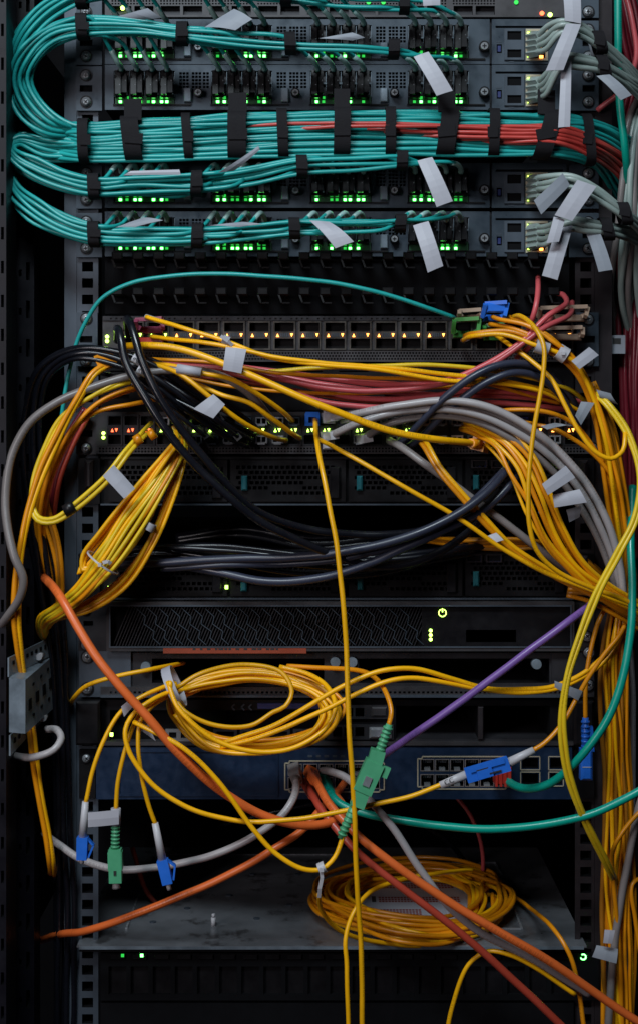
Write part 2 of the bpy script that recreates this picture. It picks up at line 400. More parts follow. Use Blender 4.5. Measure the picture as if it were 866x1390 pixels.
BAYS = [155, 287, 421, 553]
LEDX = [9, 18, 29, 36, 47, 54, 65, 72]
def node_switch(y0, seed, label, leds=True):
    rnd = random.Random(seed); y1 = y0+61
    t = device('fibre_switch', label, 'switch', y1, 'grey fibre switches at the top of the rack')
    chassis_box(t, 143, y0+1, 768, y1-1, 420, 'chassis_dark', -1)
    holes = []
    for bx in BAYS:
        holes.append((bx, y0+8, bx+83, y0+54, 16))
        for g in (() if bx > 500 else (89, 106, 121)):
            for c in range(3 if g < 121 else 2):
                for r in range(5): holes.append((bx+g+c*4.6, y0+10+r*4.6, bx+g+c*4.6+3.5, y0+10+r*4.6+3.3, 5))
    b = MB(); b.panel(143, y0, 664, y1, 5, holes, th=4)
    b.build('fascia', ['chassis', 'void_black'], t)
    for bx in BAYS:
        b = MB(); b.box(bx+2, y0+42, bx+82, y0+53, -10, 5.5); b.build('port_board', 'board_green', t)
        b = MB()
        for q in range(5): b.box(bx+q*20.4-.4+1, y0+9, bx+q*20.4+1.2, y0+43, -10, 4)
        b.box(bx+1, y0+24, bx+82, y0+26, -10, 2.5)
        b.build('port_cage', 'galvanised', t)
        b = MB(); b.box(bx-1, y0+53, bx+105, y0+55, 4, 6.5); b.build('lower_lip', 'black_metal', t)
        if bx < 500:
            b = MB(); b.box(bx+95, y0+31, bx+105, y0+50, 4, 9, 0, 1.2); b.build('module_handle', 'galvanised', t)
            thumb(t, bx+114, y0+37, 5)
        for i, lx in enumerate(LEDX):
            on = rnd.random() < .62
            if rnd.random() < .14: continue
            led(t, bx+lx, y0+50, 6, 'led_green' if on else 'led_dim_green', 3.8, 3.2)
            led(t, bx+lx, y0+44.5, 6, 'led_dim_green', 4.2, 3.2)  # faint glowing marks standing in for the reflection of the row below
    b = MB(); b.panel(667, y0, 768, y1, 4.5, [(672, y0+9, 764, y0+12, 4), (688, y0+16, 707, y0+28, 14), (688, y0+41, 707, y0+52, 14), (673.5, y0+34, 680.5, y0+46, 8), (716, y0+16, 740, y0+53, 14)], th=4)
    b.build('control_module', ['chassis', 'void_black'], t)
    b = MB(); b.panel(684, y0+13, 711, y0+55, 6.5, [(688, y0+16, 707, y0+28, 2), (688, y0+41, 707, y0+52, 2)], th=2)
    for k in range(6): b.box(690+k*2.6, y0+17, 691.2+k*2.6, y0+21, -8, 0)
    b.build('network_port', ['rail_steel', 'void_black'], t)
    b = MB(); b.box(675, y0+36, 679, y0+44, -3, 3.5); b.build('usb_port', 'usb_blue', t)
    b = MB(); b.panel(713, y0+13, 743, y0+56, 6, [(716, y0+16, 740, y0+53, 2)], th=2); b.build('network_port', ['cream', 'void_black'], t)
    led(t, 717.5, y0+19, 6.5, 'led_lime', 4, 3.4); led(t, 717.5, y0+50, 6.5, 'led_lime', 4, 3.4)
    for k in range(2): led(t, 734, y0+45+k*6, 6.5, 'led_amber', 5, 3.6)
    thumb(t, 657, y0+36, 5, 7)
    b = MB()
    for bx in BAYS:
        x = bx+4
        while x < bx+80:
            w = rnd.uniform(2, 6); b.box(x, y0+57.2, x+w, y0+58.6, 5, 5.3); x += w+rnd.uniform(3, 9)
    for (x, yy) in ((673, 30), (690, 31), (718, 57), (690, 57), (752, 24), (752, 40)): b.box(x, y0+yy, x+7, y0+yy+1.4, 4.5, 4.9)
    b.build('legend_print', 'rail_steel', t)
    ears(t, y0+2, y1+1, 'chassis')
    return t
# topmost switch, cut by the upper edge of the picture
t = device('fibre_switch', 'topmost grey switch with wide empty ports, cut by the upper picture edge', 'switch', 22)
chassis_box(t, 143, -60, 768, 22, 420, 'chassis_dark', -1)
hs = []
for k in range(8):
    x = 150+k*66
    hs.append((x+3, 8, x+29, 20, 16)); hs.append((x+33, 8, x+59, 20, 16))
    for i in range(14): hs += [(x+2+i*4.2, 0, x+4.4+i*4.2, 2.4, 4), (x+2+i*4.2, 4, x+4.4+i*4.2, 6, 4)]
b = MB(); b.panel(143, -60, 768, 23, 5, hs, th=4); b.build('fascia', ['fascia_grey', 'void_black'], t)
for (x, y, m) in ((167, 11, 'led_lime'), (746, 20, 'led_lime'), (735, 18, 'led_red'), (520, 3, 'led_dim_green'), (500, 3, 'led_dim_green'), (700, 3, 'led_dim_green')): led(t, x, y, 6, m, 6, 6, 'round')
ears(t, -60, 24, 'chassis', screws=(0.25, 0.9))
node_switch(26, 11, 'grey switch just below the topmost one, black connectors above green lights')
node_switch(88, 12, 'grey switch directly above the thick strapped teal bundle')
node_switch(221, 13, 'grey switch directly below the thick strapped teal bundle')
node_switch(287, 14, 'lowest of the grey switches with green lights, above the dark cable manager')

# cable manager with fingers
t = device('cable_manager', 'black cable manager with a row of fingers under the grey switches', 'cable manager', 424)
b = MB(); b.box(143, 352, 772, 426, -6, -2); b.build('back_plate', 'void_black', t)
for yy in (350, 398):
    for k in range(22):
        x = 152+k*28.2
        b = MB(); b.box(x, yy, x+15, yy+2.5, -2, 26, 0); b.box(x, yy-8, x+15, yy+2.4, 26, 28, 0, 1.5)
        b.obox(P(x+1, yy+2, 26), P(x+5, yy+13, 27), .0016, .002); b.box(x+4, yy+12, x+16, yy+14, 24, 27)
        b.build('finger', 'black_metal', t)

# switch with wide ports and amber arrows
t = device('data_switch', 'grey data switch with a row of tall ports and amber arrow lights', 'switch', 491)
chassis_box(t, 140, 430, 776, 490, 420, 'black_metal', -1)
hs = []; PX = [164+34.2*k for k in range(18)]
for x in PX:
    hs += [(x+4, 438, x+30, 450, 18), (x+4, 459.5, x+30, 473, 18)]
b = MB(); b.panel(140, 429, 778, 475, 5, hs, th=4)
b.build('fascia', ['fascia_grey', 'void_black'], t)
for i, x in enumerate(PX):
    b = MB(); b.panel(x+2, 436, x+32, 475, 7, [(x+4, 438, x+30, 450, 2), (x+4, 459.5, x+30, 473, 2)], th=2, mb=0); b.build('port_frame', ['port_metal'], t)
    b = MB()
    for k in range(5): b.box(x+12+k*2.6, 452, x+13.4+k*2.6, 457, 6, 7.6)
    b.box(x+8, 468, x+24, 469.5, -9, -6); b.build('port_vent', 'rail_steel', t)
    m = 'led_amber' if i > 1 else 'led_lime'
    led(t, x+8, 455, 8, m, 3.8, 4.6, 'up'); led(t, x+27, 455, 8, m, 3.8, 4.6, 'down')
hs = [(145+k*4.1+(j % 2)*2, 478+j*4, 147.4+k*4.1+(j % 2)*2, 480.3+j*4, 3) for k in range(152) for j in range(3)]
b = MB(); b.panel(140, 476, 778, 491, 6, hs, th=4); b.build('vent_strip', ['fascia_grey', 'void_black'], t)
hs = [(150+k*7.2, 431.5, 153+k*7.2, 433.5, 2) for k in range(86) if k % 5 not in (3,)]
b = MB(); b.panel(140, 429, 778, 435, 6.6, hs, th=2); b.build('legend_strip', ['chassis_dark', 'void_black'], t)
for y in (457, 463): led(t, 146, y, 7, 'led_lime', 5, 5, 'round')
ears(t, 424, 497, 'chassis', (104, 133), (782, 812), screws=(0.12, 0.9))

t = device('blanking_panel', 'black blanking panel behind the red and yellow cables between two switches', 'panel', 556)
b = MB(); b.panel(137, 496, 778, 557, 0, [(150+k*62, 536, 176+k*62, 541, 3) for k in range(10)]+[(150+k*62, 503, 190+k*62, 505, 3) for k in range(10)], th=4)
b.build('plate', ['black_metal', 'void_black'], t)

# switch with many small ports
t = device('port_switch', 'grey switch with two rows of small ports, crowded with plugs', 'switch', 616)
chassis_box(t, 131, 561, 800, 615, 420, 'black_metal', -1)
hs = []; QX = [146+22.1*k for k in range(29)]
for x in QX: hs += [(x+1, 565, x+19, 577, 18), (x+1, 590.5, x+19, 603, 18)]
b = MB(); b.panel(131, 559, 800, 605.5, 5, hs, th=4); b.build('fascia', ['fascia_grey', 'void_black'], t)
for i, x in enumerate(QX):
    b = MB(); b.panel(x, 563.5, x+20.6, 605, 6.6, [(x+1.6, 565, x+18.6, 577, 2), (x+1.6, 590.5, x+18.6, 603, 2)], th=2, mb=0); b.build('port_frame', ['chassis_dark'], t)
    m = 'led_red' if i < 3 else ('led_amber' if i > 24 else 'led_lime')
    if i not in (19, 20, 21):
        led(t, x+7, 584, 7.4, m, 3.8, 4.8, 'up'); led(t, x+12.5, 584, 7.4, m, 3.8, 4.8, 'down')
for y in (588, 594): led(t, 141, y, 6, 'led_lime', 4.6, 4.6, 'round')
hs = [(135+k*4.4, 607.6+j*4, 137.6+k*4.4, 610+j*4, 3) for k in range(150) for j in range(2)]
b = MB(); b.panel(131, 606, 800, 616, 6, hs, th=4); b.build('vent_strip', ['fascia_grey', 'void_black'], t)
ears(t, 560, 617, 'fascia_grey', (104, 131), (803, 818), screws=(0.85,), slot=True)

# black servers with drive carriers
def drive_server(y0, y1, label, latches, lights, usb, carriers):
    t = device('server', label, 'server', y1)
    chassis_box(t, 137, y0, 778, y1, 480, 'black_metal', -1)
    for (a, c) in carriers:
        hs = []
        w = c-a; nx = int((w-16)/7.5); ny = int((y1-y0-20)/7)
        for i in range(nx):
            for j in range(ny):
                if (i // 6+j) % 7 == 5: continue
                off = (j % 2)*3.2
                x = a+9+i*7.5+off
                if x+5.4 < c-4: hs.append((round(x, 2), y0+12+j*7, round(x+5.4, 2), y0+16.6+j*7, 4))
        b = MB(); b.panel(a+1, y0+4, c-1, y1-5, 5, hs, th=5); b.build('drive_carrier', ['black_metal', 'void_black'], t)
        b = MB(); b.box(c-22, y0+14, c-9, y1-9, 5, 8.5, 0, 1.5); b.build('carrier_handle', 'black_plastic', t)
    b = MB(); b.panel(137, y1-2, 778, y1, 6.5, [], th=10); b.build('lower_edge', 'rail_steel', t)  # pale strip: edge highlight and dust put into the colour
    b = MB(); b.panel(137, y0, 778, y0+3.4, 6.5, [], th=14); b.build('upper_edge', 'black_metal', t)
    for (x, y) in latches:
        b = MB(); b.box(x-4, y-10, x+4, y+10, 5, 10, 0, 2); b.build('release_latch', 'teal_latch', t)
    for (x, y, m) in lights: led(t, x, y, 9, m, 4, 5)
    for (x, y) in usb:
        b = MB(); b.panel(x-11, y-5.5, x+11, y+5.5, 7.5, [(x-9, y-4, x+9, y+4, 6)], th=3); b.build('usb_port', ['rail_dark', 'usb_blue'], t)
    for (a, c) in ((107, 136), (779, 806)):
        b = MB(); b.box(a, y0+2, c, y1-2, -1, 5); e = b.build('mounting_ear', 'black_metal', t)
        b = MB(); b.box(a+8, y0+5, a+19, y1-22, 5, 16, 0, 4); b.build('ear_handle', 'rail_dark', t)
        screw(e, a+12, y1-12, 5, 7)
    return t
drive_server(620, 686, 'black server with mesh drive carriers right under the crowded switch', [(332, 656), (488, 656), (646, 655)],
             [(755, 629, 'led_lime'), (792, 628, 'led_dim_green')], [(650, 630), (677, 630)], [(147, 310), (312, 470), (472, 628), (630, 775)])
drive_server(750, 814, 'black server with two blue usb ports above the grey framed bezel', [(172, 790), (331, 793), (489, 791), (646, 786)],
             [(149, 798, 'led_lime'), (308, 797, 'led_lime'), (755, 752, 'led_lime'), (764, 757, 'led_amber'), (791, 757, 'led_dim_green')], [(643, 758), (670, 758)], [(147, 310), (312, 470), (472, 628), (630, 775)])

# server behind a grey framed bezel
t = device('bezel_server', 'black server with grey framed bezel, wire grille and glowing power button', 'server', 886)
chassis_box(t, 137, 820, 778, 884, 480, 'black_metal', -2)
b = MB(); b.panel(145, 817, 779, 884, 14, [(150, 823, 774, 878, 7)], th=14); b.build('bezel_frame', ['fascia_grey', 'void_black'], t)
b = MB(); b.panel(148.5, 821.5, 775.5, 879.5, 15, [(150.5, 823.5, 773.5, 877.5, 1)], th=1.4, mb=0); b.build('bezel_rim_highlight', 'rail_steel', t)  # paler strip paints the highlight along the bezel's inner edge
b = MB()
for k in range(98):                                     # slanted louvres
    x = 154+k*4.2
    b.obox(P(x, 877, 9), P(x+22, 824, 9), .0008, .0016)
b.build('louvre_grille', 'chassis_dark', t)
for k in range(24):                                     # zigzag wire
    b = MB(); x = 186+k*15.5
    pts = [(x, 826), (x+12, 837), (x+10, 847), (x+24, 857), (x+22, 866), (x+32, 875)]
    for p, q in zip(pts, pts[1:]): b.obox(P(*p, 11.5), P(*q, 11.5), .0006, .0006)
    b.build('zigzag_wire', 'chassis', t)
b = MB(); b.panel(572, 823.5, 773.5, 877.5, 10, [(632, 855, 700, 872, 3)], th=4); b.build('control_panel', ['black_plastic', 'void_black'], t)
b = MB()
for i in range(20):
    a0 = math.radians(70-i*16); a1 = math.radians(70-(i+1)*16)
    b.obox(P(600+5*math.cos(a0), 832-5*math.sin(a0), 10.8), P(600+5*math.cos(a1), 832-5*math.sin(a1), 10.8), .0007, .0006)
b.obox(P(600, 826, 10.8), P(600, 831, 10.8), .0009, .0006); b.build('power_button', 'led_lime', t)
for y in (856, 862, 868): led(t, 584, y, 10.6, 'led_lime', 4.6, 4.6, 'round')
b = MB(); b.panel(107, 818, 146, 884, 6, [(114, 843, 127, 850, 5)], th=8); e = b.build('mounting_ear', ['chassis_dark', 'void_black'], t)
screw(e, 117, 828, 6, 8); screw(e, 117, 876, 6, 8)
b = MB(); b.panel(780, 818, 806, 884, 6, [], th=8); e = b.build('mounting_ear', ['chassis_dark', 'void_black'], t); screw(e, 797, 864, 6, 8)

# open-fronted grey chassis with white knobs
t = device('open_chassis', 'grey open fronted chassis with white round knobs and an orange sticker', 'chassis', 946)
b = MB(); b.panel(135, 886, 800, 932, 3, [(207, 894, 440, 927, 120), (487, 894, 745, 927, 120)], th=4); b.build('fascia', ['chassis_dark', 'void_black'], t)
hs = [(150+k*6.4, 938.5, 153.4+k*6.4, 941.5, 3) for k in range(98)]
b = MB(); b.panel(137, 932.5, 778, 946, 8, hs, th=12); b.build('lower_lip', ['fascia_grey', 'void_black'], t)
b = MB(); b.panel(137, 944, 778, 947, 12, [], th=4); b.build('lower_edge', 'rail_steel', t)
for x, y in ((198, 906), (455, 899), (478, 899), (728, 902)):
    b = MB(); b.cyl(x, y, 2, 9, 7.5, 20, 0, 6.5); b.build('knob', 'galvanised', t)
b = MB(); b.panel(108, 884, 178, 946, 6, [], th=6); e = b.build('mounting_ear', ['rail_steel', 'void_black'], t)
for y in (892, 935): screw(e, 119, y, 6, 9)
b = MB(); b.panel(748, 886, 806, 946, 6, [], th=6); e = b.build('mounting_ear', ['chassis_dark', 'void_black'], t)
for y in (886, 930): screw(e, 799, y, 6, 9)
b = MB(); b.box(222, 879.5, 416, 887, 14.2, 14.6); o = b.build('warning_sticker', 'orange_label', t); o['label'] = 'orange warning sticker with dark lettering'
b = MB(); x = 262
rr = random.Random(3)
while x < 376:
    w = rr.uniform(3, 7); b.box(x, 880.2, x+w, 882.4, 14.6, 14.8); x += w+rr.choice((1.4, 1.4, 6))
sub(o, 'print', b.mesh('print'), 'print_black')

# black server with two big open bays
t = device('bay_server', 'black server with open drive bays behind the upper yellow coil', 'server', 1012)
chassis_box(t, 137, 950, 778, 955, 480, 'black_metal', -1)
hs = [(150, 964, 440, 1006, 14), (537, 958, 648, 1003, 150), (656, 958, 746, 1003, 150)]
for k in range(3): hs += [(452+k*15, 961, 464+k*15, 973, 12), (452+k*15, 987, 464+k*15, 1000, 12)]
b = MB(); b.panel(137, 950, 778, 1011, 3, hs, th=400); b.build('fascia', ['black_metal', 'void_black'], t)
b = MB(); b.panel(444, 984, 534, 1004, 6, [(452+k*15, 987, 464+k*15, 1000, 2) for k in range(3)], th=3, mb=0); b.build('port_frame', ['chassis_dark'], t)
b = MB(); b.panel(444, 957, 527, 976, 6, [(452+k*15, 961, 464+k*15, 973, 2) for k in range(3)], th=3, mb=0); b.build('port_frame', ['chassis_dark'], t)
b = MB(); b.box(501, 988, 531, 1003, 6, 10, 0, 3); b.build('release_latch', 'silver', t)
b = MB(); b.box(504, 960, 525, 973, 6, 8, 0, 2); b.build('blank_cover', 'fascia_grey', t)
for x in (315, 328, 338):
    b = MB(); b.obox(P(x+4, 956, 4), P(x, 960, 4), .0012, .001); b.obox(P(x, 960, 4), P(x+4, 964, 4), .0012, .001); b.build('legend_mark', 'chassis', t)
b = MB(); b.box(350, 955, 440, 958, 3, 6); b.box(350, 958, 440, 962, 3, 5); b.build('blue_trim', 'usb_blue', t)
for x, y in ((152, 997), (276, 998), (276, 1003)): led(t, x, y, 5, 'led_lime', 4, 5)
b = MB(); b.panel(225, 990, 262, 1006, 5, [(230, 994, 240, 1002, 2), (246, 994, 257, 1002, 2)], th=3); b.build('port_frame', ['silver', 'void_black'], t)
for k in range(4):
    b = MB(); b.panel(290+k*36, 990, 322+k*36, 1006, 5, [(294+k*36, 993, 318+k*36, 1003, 3)], th=3); b.build('port_frame', ['chassis_dark', 'void_black'], t)
b = MB(); b.box(537, 1003, 746, 1006, -140, 4); b.build('bay_floor', 'chassis_dark', t)
b = MB(); b.box(648.5, 960, 655.5, 1004, 3, 8, 0, 1); b.build('bay_divider', 'rail_dark', t)
b = MB(); b.panel(137, 1007, 778, 1012, 8, [], th=12); b.build('lower_edge', 'fascia_grey', t)
for (a, c) in ((103, 136), (779, 806)):
    b = MB(); b.box(a, 952, c, 1012, -1, 14, 0, 3); b.build('ear_handle', 'black_plastic', t)

# blue network switch
t = device('blue_switch', 'dark blue network switch with cream outlined port blocks', 'switch', 1086)
hs = []
blockA = [(392+k*21, 1038, 409+k*21, 1052) for k in range(6)]+[(392+k*21, 1056, 409+k*21, 1070) for k in range(6)]
blockB = [(571+k*20.2, 1031.5, 588+k*20.2, 1046) for k in range(6)]+[(571+k*20.2, 1052, 588+k*20.2, 1067) for k in range(6)]
blockC = [(708, 1029, 730, 1043), (708, 1050, 730, 1065), (746, 1029, 762, 1043), (746, 1050, 762, 1065)]
hs = [h+(14,) for h in blockA+blockB+blockC]
b = MB(); b.panel(131, 1014, 776, 1085, 6, [(round(h[0], 2), h[1], round(h[2], 2), h[3], 14) for h in hs], th=400); b.build('case', ['blue_paint', 'void_black'], t)
def outline(parent, x0, y0, x1, y1, c, d, w=.0011, name='port_outline', m='cream'):
    pts = [(x0+c, y0), (x1-c, y0), (x1-c, y0+c/2), (x1, y0+c/2), (x1, y1-c/2), (x1-c, y1-c/2), (x1-c, y1), (x0+c, y1), (x0+c, y1-c/2), (x0, y1-c/2), (x0, y0+c/2), (x0+c, y0+c/2)]
    b = MB()
    for p, q in zip(pts, pts[1:]+pts[:1]): b.obox(P(*p, d), P(*q, d), w, .0008)
    return b.build(name, m, parent)
outline(t, 387, 1033, 521, 1075, 6, 6.4); outline(t, 566.5, 1027, 692, 1071, 6, 6.4)
for h in blockC: outline(t, h[0]-2, h[1]-2, h[2]+2, h[3]+2, 0, 6.4, .0008)
for bl in (blockA, blockB):
    b = MB()
    for (x0, y0, x1, y1) in bl: b.panel(x0-1, y0-1, x1+1, y1+1, 6.5, [(x0, y0, x1, y1, .4)], th=.5, mb=0)
    b.build('port_rim', 'taupe', t)
for bl in (blockA, blockB):
    for (x0, y0, x1, y1) in bl:
        b = MB(); b.box((x0+x1)/2-4, y1-3, (x0+x1)/2+4, y1+.6, -4, 6.3)
        for k in range(5): b.box(x0+3+k*2.4, y0+.5, x0+4.2+k*2.4, y0+4, -8, -1)
        b.build('port_contacts', 'silver', t)
for k in range(5):
    b = MB(); b.box(418+k*11, 1025, 424+k*11, 1028, 6, 6.3); b.build('legend_mark', 'rail_steel', t)
b = MB(); b.panel(160, 1018, 378, 1081, 7.2, [(163, 1021, 375, 1078, .8)], th=1.4, mb=0); b.build('front_recess', 'blue_paint', t)
for (a, c) in ((108, 130), (777, 806)):
    b = MB(); b.panel(a, 1018, c, 1084, 3, [], th=5); e = b.build('mounting_ear', ['black_metal', 'void_black'], t); screw(e, a+10, 1030, 3, 7)

# shelf
SZ = P(0, 1284, 14).z
t = device('rack_shelf', 'worn steel rack shelf carrying the lower yellow coil', 'shelf', 1290)
def W(px, depth, z=0.0):          # on the shelf: px measured along its front edge, depth in metres behind the rails
    return Vector(((px-433)*S, depth, SZ+z))
def sheet(mb, a, bb, c, e, z0, z1): # slab a..c in px, depth bb..e
    A = [W(a, bb, z0), W(c, bb, z0), W(c, e, z0), W(a, e, z0)]; mb.hull(A, [p+Vector((0, 0, z1-z0)) for p in A])
m = MB(); sheet(m, 108, -.014, 792, .30, -.0016, 0); m.build('top_plate', 'shelf_steel', t)
m = MB(); m.box(108, 1284.8, 792, 1289, 12, 14.2); m.build('front_lip', 'galvanised', t)
for (x0, x1, y0, y1) in ((165, 168, .03, .27), (712, 715, .03, .24), (640, 642, .1, .24)): m = MB(); sheet(m, x0, y0, x1, y1, .0002, .0016); m.build('pressed_rib', 'silver', t)
for (y, a, c) in ((.27, 165, 455), (.24, 640, 713.8), (.03, 560, 712)): m = MB(); sheet(m, a, y-.0016, c, y, .0002, .0018); m.build('pressed_rib', 'silver', t)
rr = random.Random(5)
for (x, y) in [(200, .05), (205, .12), (243, .09), (250, .17), (180, .17), (330, .20), (345, .06), (300, .13), (390, .1), (400, .2), (225, .22), (715, .2)]:
    m = MB(); c = W(x, y, .0009)
    ring = [c+Vector((math.cos(i*math.pi/5)*.0032, math.sin(i*math.pi/5)*.0032, 0)) for i in range(10)]
    m.hull([p+Vector((0, 0, -.0008)) for p in ring], ring); m.build('rivet', 'rail_steel', t)
m = MB(); m.obox(W(286, .04, 0), W(286, .04, .008), .0045, .0045, n=10); m.obox(W(286, .04, .008), W(286, .04, .0115), .0032, .0032, n=10); m.build('plastic_peg', 'white_plastic', t)
m = MB(); m.box(108, 1290, 792, 1292, -280, 10); m.build('underside', 'black_metal', t)
# instruction sheet on the shelf
t = thing('instruction_sheet', 'grey sheet with blocks of red print inside the lower yellow coil', 'paper', W(570, .13))
m = MB(); sheet(m, 492, .05, 652, .185, .0016, .0019); o = m.build('sheet', 'paper', t)
for i, (y0, y1, c) in enumerate(((.148, .166, 636), (.104, .122, 640), (.066, .084, 580))):
    m = MB()
    for k in range(26):
        x = 520+k*4.6
        if x+3.4 > c: break
        for q in range(3): sheet(m, x, y0+q*.006, x+3.4, y0+q*.006+.004, .00195, .0021)
    m.build('print_block', 'print_red', t)
    m = MB(); sheet(m, 510, y0, 516, y1, .00195, .0021); m.build('print_margin', 'print_black', t)

# device under the shelf
t = device('lower_server', 'black server under the shelf with small white and green lights', 'server', 1360)
chassis_box(t, 137, 1294, 778, 1358, 480, 'black_metal', -1)
hs = [(148+k*30, 1312, 172+k*30, 1350, 5) for k in range(21)]
b = MB(); b.panel(137, 1294, 812, 1358, 3, hs, th=4); b.build('fascia', ['void_black', 'void_black'], t)
for k in range(21):
    b = MB(); b.box(150+k*30, 1296, 170+k*30, 1303, 3, 5, 0, 1); b.build('drive_latch', 'black_metal', t)
for x, y, m in ((167, 1297, 'led_dim_green'), (193, 1297, 'led_green')): led(t, x, y, 6, m, 4, 4)
b = MB()
for i in range(20):
    a0 = math.radians(125-i*14.5); a1 = math.radians(125-(i+1)*14.5)
    b.obox(P(791+3.6*math.cos(a0), 1299-3.6*math.sin(a0), 4), P(791+3.6*math.cos(a1), 1299-3.6*math.sin(a1), 4), .001, .0006)
b.build('power_button', 'led_green', t)
t = device('blanking_panel', 'plain black panel at the very bottom of the rack', 'panel', 1440)
b = MB(); b.panel(137, 1362, 778, 1440, 2, [], th=6); b.build('plate', 'void_black', t)
for x in (150, 765): screw(t, x, 1400, 2, 6)

# galvanised bracket on the left post
t = thing('steel_bracket', 'galvanised steel bracket with slots bolted beside the left post', 'bracket', P(40, 1015, 20))
def slab(mb, q, th, mi=0):          # q four points, thickened along their normal
    n = (q[1]-q[0]).cross(q[3]-q[0]).normalized()*th; mb.hull([p-n for p in q], q, mi)
m = MB(); q = [P(13, 994, 84), P(35, 996, 84), P(35, 923, 84), P(13, 921, 84)]; slab(m, q, .0015); m.build('front_face', 'galvanised', t)
m = MB(); q = [P(35.5, 996, 83), P(75, 960, 5), P(72, 892, 5), P(35.5, 923, 83)]; slab(m, q, .0015); sf = m.build('side_face', 'galvanised', t)
def on(q, u, v, off): 
    a = q[0].lerp(q[1], u); c = q[3].lerp(q[2], u); n = (q[1]-q[0]).cross(q[3]-q[0]).normalized(); return a.lerp(c, v)+n*off
def patch(q, u0, v0, u1, v1, name, mm, parent):
    m = MB(); A = [on(q, u0, v0, -.0003), on(q, u1, v0, -.0003), on(q, u1, v1, -.0003), on(q, u0, v1, -.0003)]; B = [on(q, u0, v0, .0006), on(q, u1, v0, .0006), on(q, u1, v1, .0006), on(q, u0, v1, .0006)]
    m.hull(A, B); return sub(parent, name, m.mesh(name), mm)
for u, v in ((.1, .38), (.36, .4), (.6, .42), (.83, .44)): patch(q, u, v, u+.09, v+.2, 'slot', 'void_black', sf)
for u, v in ((.24, .2), (.24, .78), (.52, .22), (.52, .8), (.78, .24), (.78, .82)): patch(q, u, v, u+.05, v+.05, 'slot', 'void_black', sf)
m = MB(); q = [P(13, 920, 84), P(35.5, 922.5, 83), P(72, 891, 5), P(50, 889, 5)]; slab(m, q, .0015); m.build('top_face', 'galvanised', t)
m = MB(); q = [P(13, 919, 80), P(70, 890, 9), P(68, 866, 9), P(13, 893, 80)]; slab(m, q, .0015); uf = m.build('upper_flange', 'galvanised', t)
for k in range(8): patch(q, .08+k*.11, .55, .12+k*.11, .75, 'slot', 'void_black', uf)
m = MB(); q = [P(15, 1026, 80), P(62, 975, 9), P(60, 962, 9), P(15, 998, 80)]; slab(m, q, .0015); lf = m.build('lower_flange', 'galvanised', t)
for k in range(6): patch(q, .1+k*.13, .45, .14+k*.13, .7, 'slot', 'void_black', lf)
for x, y in ((53, 892), (59, 975)):
    m = MB(); m.cyl(x, y, 20, 34, 4.5, 10); m.build('bolt', 'white_plastic' if y < 900 else 'silver', t)

# ------------------------------------------------------------------ teal fibre bundles
B0 = [(640, 16, 42, 3, 3), (600, 10, 50, 6, 5), (540, 6, 55, 8, 6), (480, 3, 58, 9, 7), (400, -6, 58, 10, 7), (310, -16, 58, 11, 7), (240, -22, 58, 11, 7), (160, -18, 56, 12, 7), (100, -4, 52, 14, 8), (58, 22, 44, 15, 9), (28, 62, 36, 13, 10), (19, 108, 24, 8, 9), (30, 142, 22, 10, 9), (66, 170, 26, 12, 9)]
B1 = [(636, 86, 40, 2, 3), (610, 78, 46, 5, 4), (560, 70, 55, 8, 6), (510, 64, 60, 9, 7), (395, 59, 60, 10, 7), (310, 53, 60, 11, 7), (240, 45, 60, 11, 7), (180, 37, 58, 12, 7), (115, 36, 55, 13, 7), (70, 48, 50, 15, 9), (38, 76, 44, 17, 12), (26, 108, 38, 16, 13), (38, 143, 37, 18, 12), (72, 172, 39, 16, 10)]
B3 = [(640, 226, 40, 3, 3), (600, 218, 48, 6, 5), (545, 218, 55, 9, 6), (480, 221, 58, 10, 6), (410, 226, 58, 11, 7), (340, 240, 58, 12, 7), (270, 249, 58, 13, 7), (190, 252, 57, 13, 7), (128, 253, 55, 13, 7), (85, 245, 52, 14, 9), (45, 229, 46, 15, 12), (22, 214, 44, 11, 12), (13, 200, 40, 7, 9), (27, 190, 34, 8, 8), (62, 199, 32, 13, 8)]
B4 = [(636, 302, 40, 3, 3), (600, 302, 48, 5, 5), (545, 303, 55, 8, 6), (470, 307, 58, 9, 6), (399, 310, 58, 10, 7), (330, 316, 58, 11, 7), (269, 320, 58, 12, 7), (190, 321, 57, 12, 7), (128, 318, 55, 13, 7), (88, 307, 52, 14, 9), (48, 286, 45, 15, 12), (20, 260, 36, 11, 12), (12, 234, 28, 8, 10), (20, 210, 24, 9, 8), (60, 208, 22, 13, 7)]
B2 = [(112, 192, 38, 25, 9), (200, 189, 40, 26, 10), (330, 184, 40, 29, 10), (460, 179, 40, 29, 10), (600, 180, 40, 28, 10), (700, 182, 40, 28, 10), (760, 184, 38, 28, 11), (806, 192, 26, 30, 14), (842, 216, -6, 32, 18), (872, 262, -40, 34, 20)]
rnd = random.Random(42); strands = []
for bi, (B, y0, pref, pa, who) in enumerate(((B0, 26, .15, .35, 'uppermost'), (B1, 88, -.45, .4, 'second'), (B3, 221, .65, .3, 'third'), (B4, 287, .8, .25, 'lowest'))):
    slots = [(r, l) for l in range(4) for r in range(4)]; rnd.shuffle(slots); k = 0
    for mi, bx in enumerate(BAYS):
        for cx in (bx+10, bx+31, bx+52, bx+72):
            r, l = slots[k]; k += 1
            a = (r+.5)/2-1+(.12 if l % 2 else -.12); b_ = (l+.5)/2-1
            strands.append(dict(B=B, y0=y0, cx=cx, a=a, b=b_, pref=pref+pa*a+rnd.uniform(-.1, .1), who=who, m=mi, k=(k-1) % 4))
strands.sort(key=lambda s: s['pref'])
rows = 11; lay = {}
